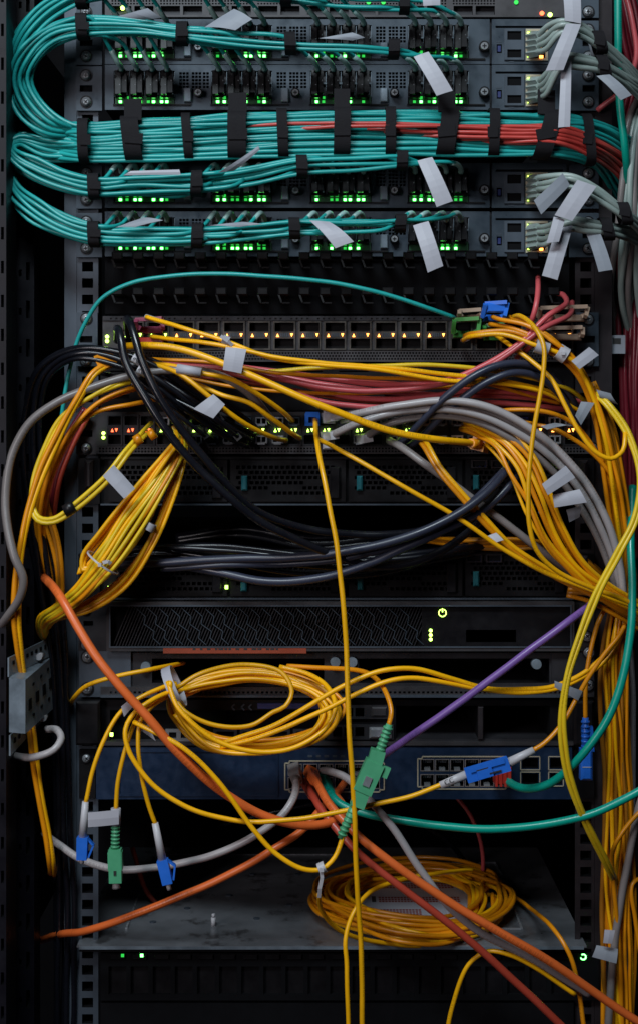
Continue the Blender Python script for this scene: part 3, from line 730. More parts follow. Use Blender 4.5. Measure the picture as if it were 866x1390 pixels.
for i, s in enumerate(strands):
    r = min(int(i*rows/len(strands)), rows-1); l = lay.get(r, 0); lay[r] = l+1
    s['a2'] = (r+.5)/rows*2-1+(.09 if l % 2 else 0); s['l'] = l
for s in strands: s['b2'] = ((s['l']*5 % 6)+.5)/3-1
NUM = ['one', 'two', 'three', 'four']
WHO = {'uppermost': 'uppermost bundle', 'second': 'second bundle', 'third': 'third bundle', 'lowest': 'lowest bundle'}
for s in strands:
    B, y0, cx = s['B'], s['y0'], s['cx']
    xj = cx-40
    def ev(B, x):
        for p, q in zip(B, B[1:]):
            if q[0] <= x <= p[0]:
                f = (p[0]-x)/(p[0]-q[0]); return tuple(u+(w-u)*f for u, w in zip(p, q))
        return B[0]
    j = ev(B, xj); yc = y0+3 if y0 < 200 else y0+9
    seg = [j]+[q for q in B if q[0] < xj-28 or (q[0] < 100)]
    pts = [(cx, yc, 27), (cx-5, yc-7, 36), (cx-18, (yc+j[1])/2-4, 45)]
    body = path(seg, s['a'], s['b'], rnd, .15)
    main = path(B2, s['a2'], s['b2'], rnd, .085)
    o = cable('teal', 1.88, pts+body+main, 'teal cable of the '+WHO[s['who']]+', at connector '+NUM[s['k']]+' of port block '+NUM[s['m']]+' from left', s['who']+' teal bundle', step=.0055)
    c = MB(); c.box(cx-8, y0+11, cx+7, y0+44, 2, 15, 0, 2)
    c.obox(P(cx-4, y0+8, 19), P(cx-4, y0+40, 21), .005, .004); c.obox(P(cx+4, y0+8, 17), P(cx+4, y0+38, 18), .005, .004)
    c.obox(P(cx, yc+3, 22), P(cx-1, y0+14, 14), .005, .005, .009, .008)
    c.obox(P(cx-7, y0+14, 21), P(cx-9, y0+42, 16), .0014, .003); c.obox(P(cx+6, y0+20, 19), P(cx+8, y0+40, 14), .001, .002, mi=1)
    c.obox(P(cx-2, y0+26, 22), P(cx-1.5, y0+34, 20.6), .001, .001, mi=1)  # silver slivers, here and just above, are glints built as thin bars
    k = c.build('connector', ['black_plastic', 'silver'], o)
    link('boot', tube_mesh('boot', spline([P(cx, yc+4, 23), P(*pts[0]), P(*pts[1]), P(*pts[1]).lerp(P(*pts[2]), .65)], .003), .0024), o, 'aqua_pale')

# red strands inside the thick teal bundle
rnd = random.Random(9)
for i in range(13):
    a = -.42+.075*i; x0 = (330, 560, 420, 640, 500, 600, 520, 660, 590, 700, 620, 680, 640)[i]
    cc = [q for q in B2 if q[0] > x0+30]; st = ev(B2[::-1], x0) if x0 < 760 else B2[6]
    full = [(x0-60, st[1], 30, st[3], 6), (x0, st[1], 48, st[3], 4)]+[(q[0], q[1]+(0 if q[0] < 780 else 8), 53 if q[0] < 770 else q[2]+14, q[3], 4) for q in cc]
    cable('coral', 1.8, path(full, a*.9, (i % 3-1)*.7, rnd, .06), 'red fibre cable running inside the right half of the thick teal bundle', 'red strands in the thick teal bundle', step=.0055)

# hook-and-loop straps
def strap(px, py, d, hh, hd, w, label, tilt=0, tail=0, group=None, name='cable_strap', m='velcro'):
    n = 28; b = MB(); k = (D-d*.001)/D
    def ring(dx, g):
        out = []
        for i in range(n):
            t = 2*math.pi*i/n; c_, s_ = math.cos(t), math.sin(t)
            v = math.copysign(abs(s_)**.62, s_)*(hh+g*1.5); u = math.copysign(abs(c_)**.62, c_)*(hd+g)
            out.append(P(px+dx+tilt*v, py+v, d)+Vector((0, -u*.001, 0)))
        return out
    A, B, C, E = ring(-w/2, .2), ring(-w/2, 1.5), ring(w/2, 1.5), ring(w/2, .2)
    for X, Y in ((A, B), (B, C), (C, E)): b.hull(X, Y, 0, True, False)
    o = b.build(name, m)
    tag(o, label, 'strap', group)
    b = MB(); hb = min(hh*.55, 12)
    b.obox(P(px+tilt*hb+.5, py+hb*.2-hb, d+hd+1.9), P(px+tilt*hb*.2+.5, py+hb*.4, d+hd+2.1), w*S*.96, .0012, up=Vector((0, -1, 0))); b.build('overlap_tab', m, o)
    if tail:
        b = MB(); b.obox(P(px, py-hh-tail, d+hd*.2), P(px, py-hh+3, d+hd*.8), w*S*.95, .0016); b.build('strap_tail', m, o)
    return o
ORD = ['first', 'second', 'third', 'fourth', 'fifth', 'sixth', 'seventh', 'eighth', 'ninth', 'tenth', 'eleventh']
for i, (x, w, tl, ti) in enumerate(((116, 14, 0, .02), (181, 24, 26, .12), (256, 12, 0, .08), (323, 25, 26, 0), (384, 14, 0, .04), (464, 22, 26, -.02), (529, 14, 0, 0), (606, 24, 24, -.14), (668, 14, 0, -.03), (741, 24, 30, -.28), (796, 13, 0, .1))):
    q = [p for p in zip(B2, B2[1:]) if p[0][0] <= x <= p[1][0]][0]; f = (x-q[0][0])/(q[1][0]-q[0][0]); yy = q[0][1]+(q[1][1]-q[0][1])*f; hh = q[0][3]+(q[1][3]-q[0][3])*f
    strap(x, yy, 41 if x < 780 else 33, hh+3, 16, w, ('wide' if w > 20 else 'narrow')+' black strap round the thick teal bundle, '+ORD[i]+' from the left', ti, tl, 'straps on the thick teal bundle')
for nm, xs, BB in (('second bundle from the top', (113, 248, 394, 534), B1), ('teal bundle under the thick strapped one', (129, 268, 410, 545), B3), ('lowest teal bundle', (129, 269, 400, 543), B4)):
    for i, x in enumerate(xs):
        j = ev(BB, x); strap(x, j[1], j[2], j[3]+2.2, j[4]+3.5, 15, 'black strap on the '+nm+', '+ORD[i]+' from the left', .05*(-1)**i, 0, 'straps on the teal row bundles')
for i, x in enumerate((112, 388)):
    j = ev(B0, x); strap(x, j[1], j[2], j[3]+2.2, j[4]+3.5, 15, 'black strap on the uppermost teal bundle, '+ORD[i]+' from the left', 0, 0, 'straps on the teal row bundles')
j = ev(B0, 548); strap(548, j[1], j[2], j[3]+2.2, j[4]+3.5, 14, 'black strap on the uppermost teal bundle, third from the left', 0, 0, 'straps on the teal row bundles')

# ------------------------------------------------------------------ grey cables at the upper right and vertical runs on the right
for gi, (y0, tie, ends, lab) in enumerate(((26, (812, 58), (880, 130), 'second switch'), (88, (817, 91), (884, 140), 'switch above the thick bundle'), (221, (846, 290), (884, 335), 'switch below the thick bundle'), (287, (822, 311), (884, 330), 'lowest grey switch'))):
    mid = ((762, 36 if gi == 0 else 84, 62), (785, 40 if gi == 0 else 84, 60)) if gi < 2 else (((775, 246, 60), (808, 262, 58)) if gi == 2 else ((770, 304, 60), (795, 307, 58)))
    for i in range(4):
        dy = (i-1.5)*5; yy = y0+22+i*8
        o = cable('sage', 2.6, [(722, yy, 10), (730, yy-1, 34), (742, yy-12+i*2 if gi < 2 else yy-3, 48+i*2)]+[(q[0], q[1]+dy, q[2]+(i % 2)*5) for q in mid]+[(tie[0], tie[1]+dy*.75, 50+(i % 2)*5), ((tie[0]+ends[0])/2+4, (tie[1]+ends[1])/2+dy-2, 30), (ends[0], ends[1]+dy*1.5, 0)],
                  'pale grey cable plugged into the right end of the '+lab, 'grey cables of the '+lab)
        c = MB(); c.obox(P(718, yy+1, 6), P(731, yy-1, 36), .006, .006, .005, .005); c.build('plug', 'sage', o)
    strap(tie[0], tie[1], 52, 13, 9, 15, 'black strap on the grey cables leaving the '+lab, .25, 0, 'straps on the grey cables')
bundle(['taupe', 'sage'], 3.0, [(905, 100, -20, 20, 10), (866, 170, 10, 18, 12), (858, 240, 14, 20, 12), (852, 320, 10, 22, 12), (848, 390, -6, 22, 12), (856, 460, -40, 22, 12)], 8, 5, 'grey cable in the vertical bundle beside the upper right rail', 'vertical grey bundle', 5)
cable('teal_deep', 3.6, [(838, -40, 34), (838, 60, 36), (841, 130, 34), (848, 210, 26), (852, 260, 0)], 'single green cable hanging straight down at the upper right')
bundle(['crimson_dark'], 2.6, [(838, -40, -10, 14, 12), (856, 40, -8, 13, 12), (866, 110, -10, 12, 12), (850, 190, -20, 14, 10), (852, 300, -30, 16, 10), (854, 420, -24, 17, 10), (852, 520, -20, 15, 10), (858, 640, -20, 14, 10), (860, 760, -30, 14, 10)], 7, 5, 'dark red cable in the loose vertical bundle along the right edge', 'red cables along the right edge', 6, .2)
cable('rose', 2.6, [(842, -30, 10), (858, 30, 18), (862, 80, 18), (846, 120, 14), (810, 150, 2)], 'pinkish red cable arching beside the upper grey cables')
t = thing('cable_tag', 'small square white tag among the red cables at the right edge', 'tag', P(837, 466, -8))
b = MB(); b.box(827, 455, 848, 480, -8, -7); b.build('sheet', 'paper_dim', t)
b = MB(); b.box(831, 459, 842, 467, -7, -6.7); b.build('print', 'print_black', t)

# ------------------------------------------------------------------ cables crossing the middle
cable('teal', 2.0, [(616, 431, 40), (590, 421, 46), (540, 404, 50), (450, 384, 52), (370, 375, 52), (260, 373, 50), (180, 383, 46), (140, 404, 40), (118, 436, 34), (101, 480, 26), (88, 540, 20), (78, 610, 14), (75, 690, 10), (74, 760, 10), (80, 830, 0)], 'single teal cable arching across the dark cable manager and down the left side')
# black power cables
BK = 'pair of black cables hanging from the left end of the amber lit switch'
cable('black_cable', 3.7, [(160, 462, 16), (160, 446, 44), (164, 452, 62), (172, 492, 72), (200, 545, 80), (240, 602, 84), (292, 656, 84), (350, 706, 80), (400, 732, 74), (450, 752, 64), (505, 768, 54), (560, 764, 50), (610, 742, 42), (660, 700, 20)], 'left one of the two thick black cables sweeping down from the amber lit switch')
cable('black_cable', 3.7, [(176, 456, 16), (172, 434, 40), (178, 442, 58), (194, 490, 72), (220, 542, 78), (252, 590, 78), (296, 644, 72), (345, 690, 64), (410, 716, 54), (480, 726, 44), (560, 722, 36), (610, 705, 20)], 'right one of the two thick black cables sweeping down from the amber lit switch')
SL = 'slate black cable rising to the right across the gap between two black servers'
cable('slate_cable', 3.9, [(705, 612, 20), (690, 636, 48), (655, 672, 66), (605, 706, 74), (545, 732, 74), (470, 748, 68), (390, 757, 56), (300, 760, 46), (210, 764, 34), (150, 770, 20)], 'upper slate black cable rising to the right between the two black servers')
cable('slate_cable', 3.9, [(715, 628, 20), (700, 648, 44), (655, 692, 56), (605, 719, 64), (545, 746, 64), (485, 770, 60), (425, 786, 54), (360, 790, 48), (305, 779, 42), (250, 768, 30), (200, 760, 10)], 'lower slate black cable rising to the right between the two black servers')
cable('slate_cable', 3.2, [(697, 622, 20), (682, 640, 50), (648, 674, 60), (600, 712, 66), (540, 740, 66), (470, 757, 60), (380, 766, 50), (290, 768, 44), (220, 772, 30)], 'thin slate black cable between the two rising slate cables')
bundle(['black_cable'], 2.6, [(150, 752, 6, 7, 10), (220, 748, 16, 10, 12), (300, 754, 24, 13, 12), (400, 764, 30, 14, 12), (500, 768, 30, 13, 12), (580, 757, 26, 12, 12), (650, 745, 8, 10, 10), (720, 742, -30, 8, 10)], 7, 5, 'dark cable lying in the gap on top of the second black server', 'dark cables on the second server', 8, .3)
bundle(['black_cable'], 3.2, [(240, 730, -60, 6, 10), (330, 722, -50, 8, 10), (430, 735, -40, 8, 10), (520, 728, -40, 8, 10), (620, 720, -70, 8, 10)], 4, 2, 'black cable deep in the gap above the second black server', 'black cables deep in the gap', 18, .4)
for i, pts in enumerate(([(536, 604, 18), (552, 592, 34), (596, 546, 58), (641, 512, 64), (677, 496, 62), (712, 493, 56), (740, 504, 46), (770, 535, 30), (790, 575, 8)], [(552, 608, 18), (574, 592, 32), (620, 546, 54), (660, 518, 60), (692, 506, 58), (724, 510, 50), (752, 528, 40), (775, 560, 26), (792, 600, 4)])):
    cable('slate_cable', 3.5, pts, ('upper' if i == 0 else 'lower')+' slate cable arching over the grey cables to the right')
    
bundle(['black_cable'], 2.6, [(86, 1420, -6, 16, 10), (88, 1250, -4, 14, 10), (84, 1080, 0, 12, 10), (80, 930, 6, 14, 10), (70, 830, 10, 16, 10), (54, 730, 16, 18, 12), (44, 640, 12, 18, 12), (42, 560, 10, 16, 12), (60, 504, 22, 12, 12), (104, 478, 40, 10, 12), (160, 485, 46, 12, 12), (210, 506, 46, 18, 12), (262, 540, 42, 20, 12), (310, 572, 34, 22, 12), (345, 592, 16, 20, 8)], 6, 3, 'black cable of the bundle bending from the left side into the crowded switch', 'black bundle on the left', 12, .12)
for i, (x, y) in enumerate(((186, 489), (193, 504))):
    b = MB(); b.obox(P(x-5, y-4, 64), P(x+7, y+3, 64), .0088, .0088, n=14); o = b.build('cable_marker', 'white_plastic'); tag(o, ('upper' if i == 0 else 'lower')+' white numbered sleeve on a black cable below the amber lit switch', 'marker')
    tx = bpy.data.curves.new('digit', 'FONT'); tx.body = '2'; tx.size = .0075; tx.extrude = .0001; tx.align_x = 'CENTER'
    ob = bpy.data.objects.new('digit', tx); col.objects.link(ob); bpy.context.view_layer.update()
    me = ob.data.copy() and bpy.data.meshes.new_from_object(ob); bpy.data.objects.remove(ob)
    me.transform(Matrix.Translation(P(x+1, y+3, 69.5)) @ Matrix.Rotation(-.6, 4, 'Y') @ Matrix.Rotation(math.pi/2, 4, 'X')); link('digit', me, o, 'print_black')

# grey singles
cable('taupe', 3.8, [(376, 577, 14), (366, 566, 34), (334, 531, 54), (290, 508, 58), (230, 502, 54), (175, 511, 52), (114, 531, 58), (76, 547, 62), (38, 576, 66), (16, 622, 70), (9, 678, 76), (11, 718, 84), (20, 757, 92), (31, 784, 92), (28, 808, 88), (10, 838, 78), (-6, 860, 60)], 'grey cable bowing out to the left post from behind the black cables')
cable('grey_cable', 3.4, [(64, 990, 30), (78, 991, 44), (84, 1003, 56), (74, 1018, 64), (50, 1027, 62), (24, 1026, 40), (14, 1018, 0)], 'short white cable looping below the galvanised bracket')
G = [[(446, 567, 10), (455, 566, 28), (490, 560, 44), (540, 550, 54), (600, 544, 58), (650, 550, 60), (700, 570, 62), (750, 604, 62), (795, 656, 58), (826, 716, 52), (842, 772, 44), (850, 850, 30), (858, 960, 10), (856, 1100, 0), (850, 1250, 0), (846, 1420, 0)],
     [(446, 592, 10), (456, 588, 30), (484, 574, 46), (530, 561, 50), (590, 556, 52), (645, 562, 54), (695, 583, 58), (745, 618, 58), (788, 668, 52), (820, 726, 46), (838, 782, 38), (846, 860, 20), (852, 960, 0), (850, 1100, -10), (842, 1250, -10), (838, 1420, -10)],
     [(492, 596, 10), (500, 590, 28), (530, 574, 42), (585, 565, 46), (640, 571, 48), (690, 593, 54), (738, 628, 54), (782, 680, 46), (814, 736, 40), (832, 792, 32), (842, 870, 10), (848, 960, -20)],
     [(470, 568, 10), (480, 566, 26), (530, 556, 40), (600, 551, 46), (655, 560, 50), (706, 582, 56), (756, 620, 54), (800, 676, 48), (828, 736, 40), (846, 800, 28), (860, 880, 0)]]
for i, p in enumerate(G):
    o = cable('grey_cable' if i < 2 else 'taupe', 3.5, p, 'light grey network cable, '+('topmost', 'second', 'lowest', 'hindmost')[i]+' of the four arching right from the crowded switch', 'grey cables arching right')
    x, y, _ = p[0]
    c = MB(); c.obox(P(x-3, y, 6), P(x+8, y-1, 30), .0095, .0105, .007, .008); c.build('plug', 'white_plastic', o)
cable('taupe', 3.6, [(528, 598, 12), (540, 604, 30), (570, 626, 44), (620, 662, 46), (680, 706, 44), (740, 752, 36), (796, 792, 20), (840, 820, 0)], 'lone grey cable slanting down right behind the slate cables')
for i, (x, y0, y1) in enumerate(((447, 553, 575), (446, 590, 610))):
    t = thing('white_transceiver', ('upper' if i == 0 else 'lower')+' white transceiver module beside the blue plug in the crowded switch', 'transceiver', P(x, y1, 6))
    b = MB(); b.panel(x-8, y0, x+8, y0+9, 17, [(x-5, y0+3, x+5, y0+6, 3)], th=3, mb=0); b.box(x-8, y0+8, x+8, y1, 4, 17, 0, 2); b.build('body', 'white_plastic', t)
t = thing('blue_plug', 'bright blue square plug in the middle of the crowded switch', 'plug', P(424, 577, 6))
b = MB(); b.panel(414, 561, 434, 578, 15, [(419, 566, 429, 574, 4)], th=11); b.box(415, 559, 433, 561, 4, 15); b.build('body', ['blue_plastic', 'usb_blue'], t)
# small plugs and modules in the crowded switch
rnd = random.Random(77)
for i, x in enumerate(QX):
    for row in (0, 1):
        if i < 3 or rnd.random() < .25 or i in (12, 13) : continue
        y = 566 if row == 0 else 591
        m = rnd.choice(['silver', 'chassis', 'silver', 'rail_steel', 'tan' if i > 16 else 'chassis', 'usb_blue' if i > 16 else 'silver', 'red_plastic' if i in (15, 16) else 'silver'])
        b = MB(); b.panel(x+2.2, y, x+18, y+11, 12, [(x+4, y+2, x+9, y+9, 4), (x+11, y+2, x+16, y+9, 4)], th=9); b.box(x+5, y+10.6, x+15, y+12.4, 6, 18)
        o = b.build('transceiver', [m, 'void_black'])
        tag(o, 'small metal transceiver in the '+('upper' if row == 0 else 'lower')+' port row of the crowded switch', 'transceiver', 'transceivers in the '+('upper' if row == 0 else 'lower')+' port row')

# ------------------------------------------------------------------ yellow cables, upper middle
def lc_tip(o, A, B, m='white_plastic', w=.0042):
    b = MB(); b.obox(A, B, w*1.25, w*1.25, w, w, n=10); b.build('boot', m, o)
def Y(m, r, pts, label, group=None, boot=None, **k):
    o = cable(m, r, pts, label, group, **k)
    if boot: lc_tip(o, P(pts[0][0], pts[0][1], pts[0][2]-4), P(*pts[1]).lerp(P(*pts[0]), .4), boot)
    return o
o = Y('yellow', 3.1, [(168, 470, 30), (200, 468, 56), (240, 473, 64), (300, 493, 74), (350, 512, 80), (420, 545, 84), (480, 568, 84), (545, 588, 80), (600, 598, 70), (640, 602, 46), (652, 604, 24)], 'thickest yellow cable running diagonally over the red cables')
b = MB(); b.obox(P(638, 601.5, 48), P(648, 603, 30), .0085, .0085, .0105, .0105, n=10); b.obox(P(648, 603, 30), P(655, 605, 14), .0115, .0125); b.build('orange_plug', 'amber', o)['label'] = 'orange plug'
Y('yellow', 2.0, [(199, 430, 30), (250, 446, 52), (310, 464, 62), (370, 485, 66), (440, 496, 66), (520, 503, 64), (600, 515, 60), (680, 521, 52), (740, 534, 40), (790, 560, 20)], 'yellow cable leaving the pink tab at the top of the amber lit switch', boot='white_plastic')
Y('yellow', 2.0, [(206, 457, 26), (260, 463, 54), (310, 471, 64), (370, 484, 68), (440, 492, 66), (520, 499, 62), (600, 508, 58), (680, 516, 50), (745, 532, 36), (790, 556, 14)], 'yellow cable leaving the red tab at the left of the amber lit switch')
Y('lemon', 2.0, [(350, 505, 40), (400, 502, 50), (470, 498, 54), (560, 495, 54), (640, 500, 52), (700, 508, 48), (770, 528, 36), (800, 550, 20)], 'lemon yellow cable lying flat below the amber lit switch')
Y('yellow', 2.2, [(388, 598, 14), (372, 594, 36), (340, 578, 58), (306, 556, 68), (276, 532, 70), (250, 512, 66), (222, 498, 56), (180, 490, 40)], 'yellow cable carrying the tilted white tag into the lower port row', boot='white_plastic')
Y('yellow', 2.2, [(397, 571, 14), (386, 562, 36), (352, 536, 56), (312, 513, 62), (272, 506, 62), (232, 497, 52), (190, 492, 36)], 'yellow cable with a white sleeve, plugged into the upper port row', boot='white_plastic')
Y('yellow', 2.2, [(407, 595, 14), (396, 588, 36), (366, 565, 52), (338, 546, 58), (302, 536, 56), (262, 520, 46), (220, 512, 30)], 'yellow cable plugged in just left of the bright blue plug', boot='white_plastic')
b = MB(); b.obox(P(241, 500, 66), P(274, 506, 68), .0085, .0085, n=14); tag(b.build('cable_sleeve', 'paper'), 'white paper sleeve wrapped on a yellow cable left of centre', 'sleeve')
Y('yellow', 2.3, [(428, 570, 18), (430, 592, 52), (436, 632, 78), (447, 690, 94), (458, 744, 100), (466, 820, 102), (470, 900, 104), (475, 1000, 108), (480, 1100, 108), (485, 1200, 104), (490, 1310, 100), (494, 1460, 96)], 'long yellow cable hanging down the middle of the whole picture', sides=10)
Y('yellow', 2.1, [(430, 595, 14), (440, 600, 34), (470, 617, 54), (540, 656, 66), (620, 702, 70), (680, 744, 70), (740, 778, 66), (800, 800, 60), (870, 828, 50)], 'yellow cable slanting from the blue plug to the lower right')
# duplex lemon loop at the left
for i, (dx, dy) in enumerate(((0, 0), (5, 5))):
    Y('lemon', 2.1, [(206+dx*.4, 574+dy*2.6, 14), (196+dx, 584+dy, 44), (170+dx, 612+dy, 66), (140+dx, 650+dy, 76), (105+dx*.8, 682+dy, 80), (74, 704+dy, 80), (54-dx*.4, 702+dy, 76), (46-dx*.6, 684+dy, 70), (50-dx, 652, 64), (66-dx, 606, 60), (92-dx, 564-dy*.2, 56), (128, 538-dy*.2, 56), (172, 520-dy, 50), (210, 515-dy, 26)], ('upper' if i == 0 else 'lower')+' strand of the lemon yellow duplex cable looping at the left rail')
b = MB(); b.obox(P(88, 694, 81), P(102, 687, 81), .0085, .0112, up=Vector((0, 0, 1)), n=10); tag(b.build('shrink_sleeve', 'black_plastic'), 'black shrink sleeve on the lemon yellow duplex loop', 'sleeve')
for x, y in ((188, 597), (207, 590)):
    b = MB(); b.obox(P(x-4, y+2, 60), P(x+4, y-3, 60), .0095, .0095, n=12); tag(b.build('orange_clip', 'amber'), 'small orange clip on the '+('lower' if x < 200 else 'upper')+' end of the lemon duplex cable', 'clip')
# yellow bundle down the left side
L1 = [(152, 491, 44), (126, 506, 56), (104, 540, 62), (78, 590, 68), (54, 642, 72), (35, 702, 76), (23, 770, 78), (20, 830, 76), (25, 885, 70), (36, 960, 52), (47, 1040, 46), (58, 1110, 42), (67, 1170, 38), (69, 1182, 20), (69, 1186, 2)]
for i, off in enumerate((0, 5)):
    Y('amber' if i == 0 else 'yellow', 2.5, [(x+off, y+off*.3, d-i*2) for x, y, d in L1], ('left' if i == 0 else 'right')+' one of two yellow cables running down along the left post')
b = MB(); b.obox(P(132, 494, 48), P(156, 484, 46), .014, .008); tag(b.build('orange_clip', 'amber'), 'flat orange clip below the black bundle at the left rail', 'clip')
for i, p in enumerate(([(214, 522, 30), (176, 528, 46), (136, 545, 52), (102, 578, 52), (74, 626, 46), (56, 690, 36), (60, 760, 20), (80, 820, 8)],
                       [(222, 540, 24), (180, 548, 42), (130, 560, 48), (94, 590, 46), (66, 640, 40), (50, 700, 30), (62, 780, 10)],
                       [(205, 524, 24), (170, 532, 40), (128, 553, 44), (96, 592, 40), (70, 650, 34), (60, 720, 24), (72, 790, 10)])):
    Y('amber', 2.1, p, 'amber cable, '+ORD[i]+' of three fanning from the left rail down behind the lemon loop', 'amber cables at the left rail')
bundle(['rust', 'crimson_dark'], 2.4, [(120, 556, 14, 6, 5), (96, 600, 16, 8, 5), (76, 650, 14, 9, 5), (66, 710, 10, 8, 5), (66, 780, 4, 7, 5), (72, 840, -10, 7, 5)], 4, 4, 'dark red cable descending behind the yellow cables at the left rail', 'red cables at the left rail', 21)
bundle(['amber', 'ochre'], 1.9, [(52, 640, 22, 6, 4), (62, 690, 24, 8, 4), (76, 740, 24, 7, 4), (82, 790, 22, 5, 4), (80, 830, 10, 5, 4)], 3, 3, 'thin orange cable dropping beside the lemon loop to the left rail', 'thin orange cables at the left', 22)
# hank of yellow cable at the left
def hank(n, seed):
    rr = random.Random(seed); W = []
    A = np.array((243., 596.)); Bv = np.array((108., 778.)); u = (Bv-A)/np.linalg.norm(Bv-A); v = np.array((-u[1], u[0])); L = np.linalg.norm(Bv-A)
    for k in range(n):
        w = 5+k*2.7+rr.uniform(-1, 1); e = L*(1-.02*k*rr.uniform(.3, 1.3)); dd = 50+k*2.0
        for (f, s_) in ((.02, -.12), (.2, -.32), (.45, -.62), (.7, -.88), (.9, -.9), (1.0, -.1), (.93, .66), (.75, .8), (.45, .58), (.2, .3), (.02, .12)):
            q = A+u*e*f+v*w*s_*1.15; W.append((q[0]+rr.uniform(-.8, .8), q[1]+rr.uniform(-.8, .8), dd+8*math.sin(f*3)+rr.uniform(-1.5, 1.5)+(3 if s_ < 0 else 0)))
    return W
cable('yellow', 2.0, [(236, 580, 14), (240, 586, 40)]+hank(4, 31), 'coiled cable at the back of the yellow hank hanging from the crowded switch', 'yellow hank')
bundle(['lemon', 'lemon', 'yellow', 'lemon', 'amber'], 1.9, [(244, 586, 16, 5, 4), (240, 612, 46, 11, 6), (212, 660, 62, 16, 8), (178, 712, 70, 19, 9), (142, 764, 70, 18, 9), (110, 802, 60, 11, 8), (80, 828, 48, 9, 6), (60, 842, 36, 8, 5), (58, 858, 20, 6, 4), (66, 870, 4, 4, 3)], 14, 8, 'yellow cable of the dense hank falling from the crowded switch to the left rail', 'yellow hank strands', 33, .15)
bundle(['yellow', 'amber'], 1.9, [(250, 592, 16, 4, 4), (247, 630, 44, 6, 5), (226, 690, 56, 7, 6), (204, 738, 58, 7, 6), (168, 790, 54, 7, 6), (120, 824, 46, 7, 6), (76, 838, 36, 6, 5), (62, 852, 16, 5, 4)], 4, 4, 'yellow cable along the right edge of the dense hank at the left', 'right edge strands of the hank', 34, .2)
def tie(label, px, py, d, r, ax, m='white_plastic', tail=None, w=.0022):
    """nylon band: ring of radius r (m) round the direction ax"""
    b = MB(); ax = Vector(ax).normalized(); x = ax.cross(Vector((0, -1, 0))); x = x.normalized() if x.length > .05 else Vector((1, 0, 0)); y = ax.cross(x).normalized(); c = P(px, py, d)
    ring = lambda q, o: [c+(x*math.cos(t*math.pi/9)+y*math.sin(t*math.pi/9))*q+ax*o for t in range(18)]
    for X, Yv in ((ring(r, -w/2), ring(r+.0008, -w/2)), (ring(r+.0008, -w/2), ring(r+.0008, w/2)), (ring(r+.0008, w/2), ring(r, w/2))): b.hull(X, Yv, 0, True, False)
    o = b.build('cable_tie', m); tag(o, label, 'tie')
    if tail:
        b = MB()
        for p, q in zip(tail, tail[1:]): b.obox(P(*p), P(*q), .003, .0012)
        b.build('tie_tail', m, o)
    if m == 'white_plastic': b = MB(); b.obox(c+Vector((-.0015, -r-.0014, 0)), c+Vector((.0015, -r-.0014, 0)), .003, .003); b.build('tie_head', m, o)
tie('thin white tie on the lower part of the yellow hank', 140, 764, 68, .016, (-.6, 0, -.8), tail=[(140, 764, 80), (147, 762, 80), (151, 765, 78)], w=.0016)
tie('white clip on the right strands beside the yellow hank', 203, 714, 66, .005, (-.5, 0, -.8), 'paper', w=.007)
tie('pale knot tied round the yellow cable under the pink tab', 307, 462, 62, .0035, (1, 0, -.4), 'paper', tail=[(300, 456, 68), (310, 463, 68), (316, 469, 66)], w=.006)

# pink and rose cables
RO = [[(196, 494, 20), (250, 496, 34), (320, 502, 44), (390, 517, 48), (470, 529, 50), (560, 528, 52), (630, 512, 56), (690, 480, 60), (738, 446, 58), (772, 428, 44), (776, 410, 20)],
      [(210, 490, 16), (270, 492, 30), (340, 499, 40), (420, 511, 44), (520, 521, 48), (600, 518, 50), (652, 498, 54), (704, 466, 56), (744, 428, 52), (768, 412, 44), (764, 400, 28), (752, 398, 10)],
      [(270, 500, 18), (330, 510, 36), (380, 526, 42), (440, 546, 44), (510, 553, 44), (580, 547, 40), (660, 547, 36), (740, 552, 26), (800, 560, 0)],
      [(290, 500, 14), (350, 507, 30), (410, 522, 38), (480, 539, 40), (560, 541, 40), (640, 531, 36), (720, 534, 30), (790, 546, 0)],
      [(310, 498, 10), (370, 508, 26), (440, 522, 32), (530, 533, 34), (620, 536, 32), (710, 540, 24), (790, 552, -6)]]
for i, p in enumerate(RO): cable('rose', 2.5, p, 'rose red network cable, '+ORD[i]+' of the five swinging across below the amber lit switch', 'rose cables in the middle')
cable('rose', 2.5, [(730, 376, 6), (729, 392, 34), (725, 420, 46), (716, 448, 36), (708, 462, 10)], 'short rose cable hanging straight down behind the lowest white tags')
cable('rose', 2.5, [(748, 428, 16), (744, 436, 40), (734, 452, 50), (720, 470, 52), (700, 486, 40)], 'short rose cable below the tan latches')

# coloured latches of the amber lit switch
def latch(label, x0, y0, x1, y1, m, d=26, skew=0, name='pull_latch'):
    b = MB(); c = 4
    for (p, q) in (((x0, y1), (x0+skew, y0+3)), ((x0+skew, y0+2), (x1+skew, y0)), ((x1+skew, y0+2), (x1, y1))):
        b.obox(P(*p, d-6), P(*q, d), .0034, .0044)
    b.obox(P(x0+2, y1-2, 6), P(x0+2, y1-2, d-4), .004, .005); b.obox(P(x1-2, y1-2, 6), P(x1-2, y1-2, d-4), .004, .005)
    b.box(x0+1, y1-3, x1-1, y1+6, 6, 14, 0, 1)
    return tag(b.build(name, m), label, 'latch')
latch('green pull latch at the right of the amber lit switch', 614, 432, 648, 452, 'green_latch', 30, 2)
latch('dark green pull latch under the blue one on the amber lit switch', 656, 440, 684, 456, 'green_latch', 24, 1)
o = latch('blue pull latch standing up at the right of the amber lit switch', 654, 410, 684, 430, 'blue_plastic', 34, 4)
b = MB(); b.box(660, 411, 687, 424, 30, 33, 0, 2); b.build('plate', 'blue_plastic', o)
latch('tan latch just left of the blue pull latch', 622, 420, 652, 430, 'tan', 24, 1)
latch('upper tan pull latch at the right end of the amber lit switch', 730, 416, 794, 430, 'tan', 36, 3)
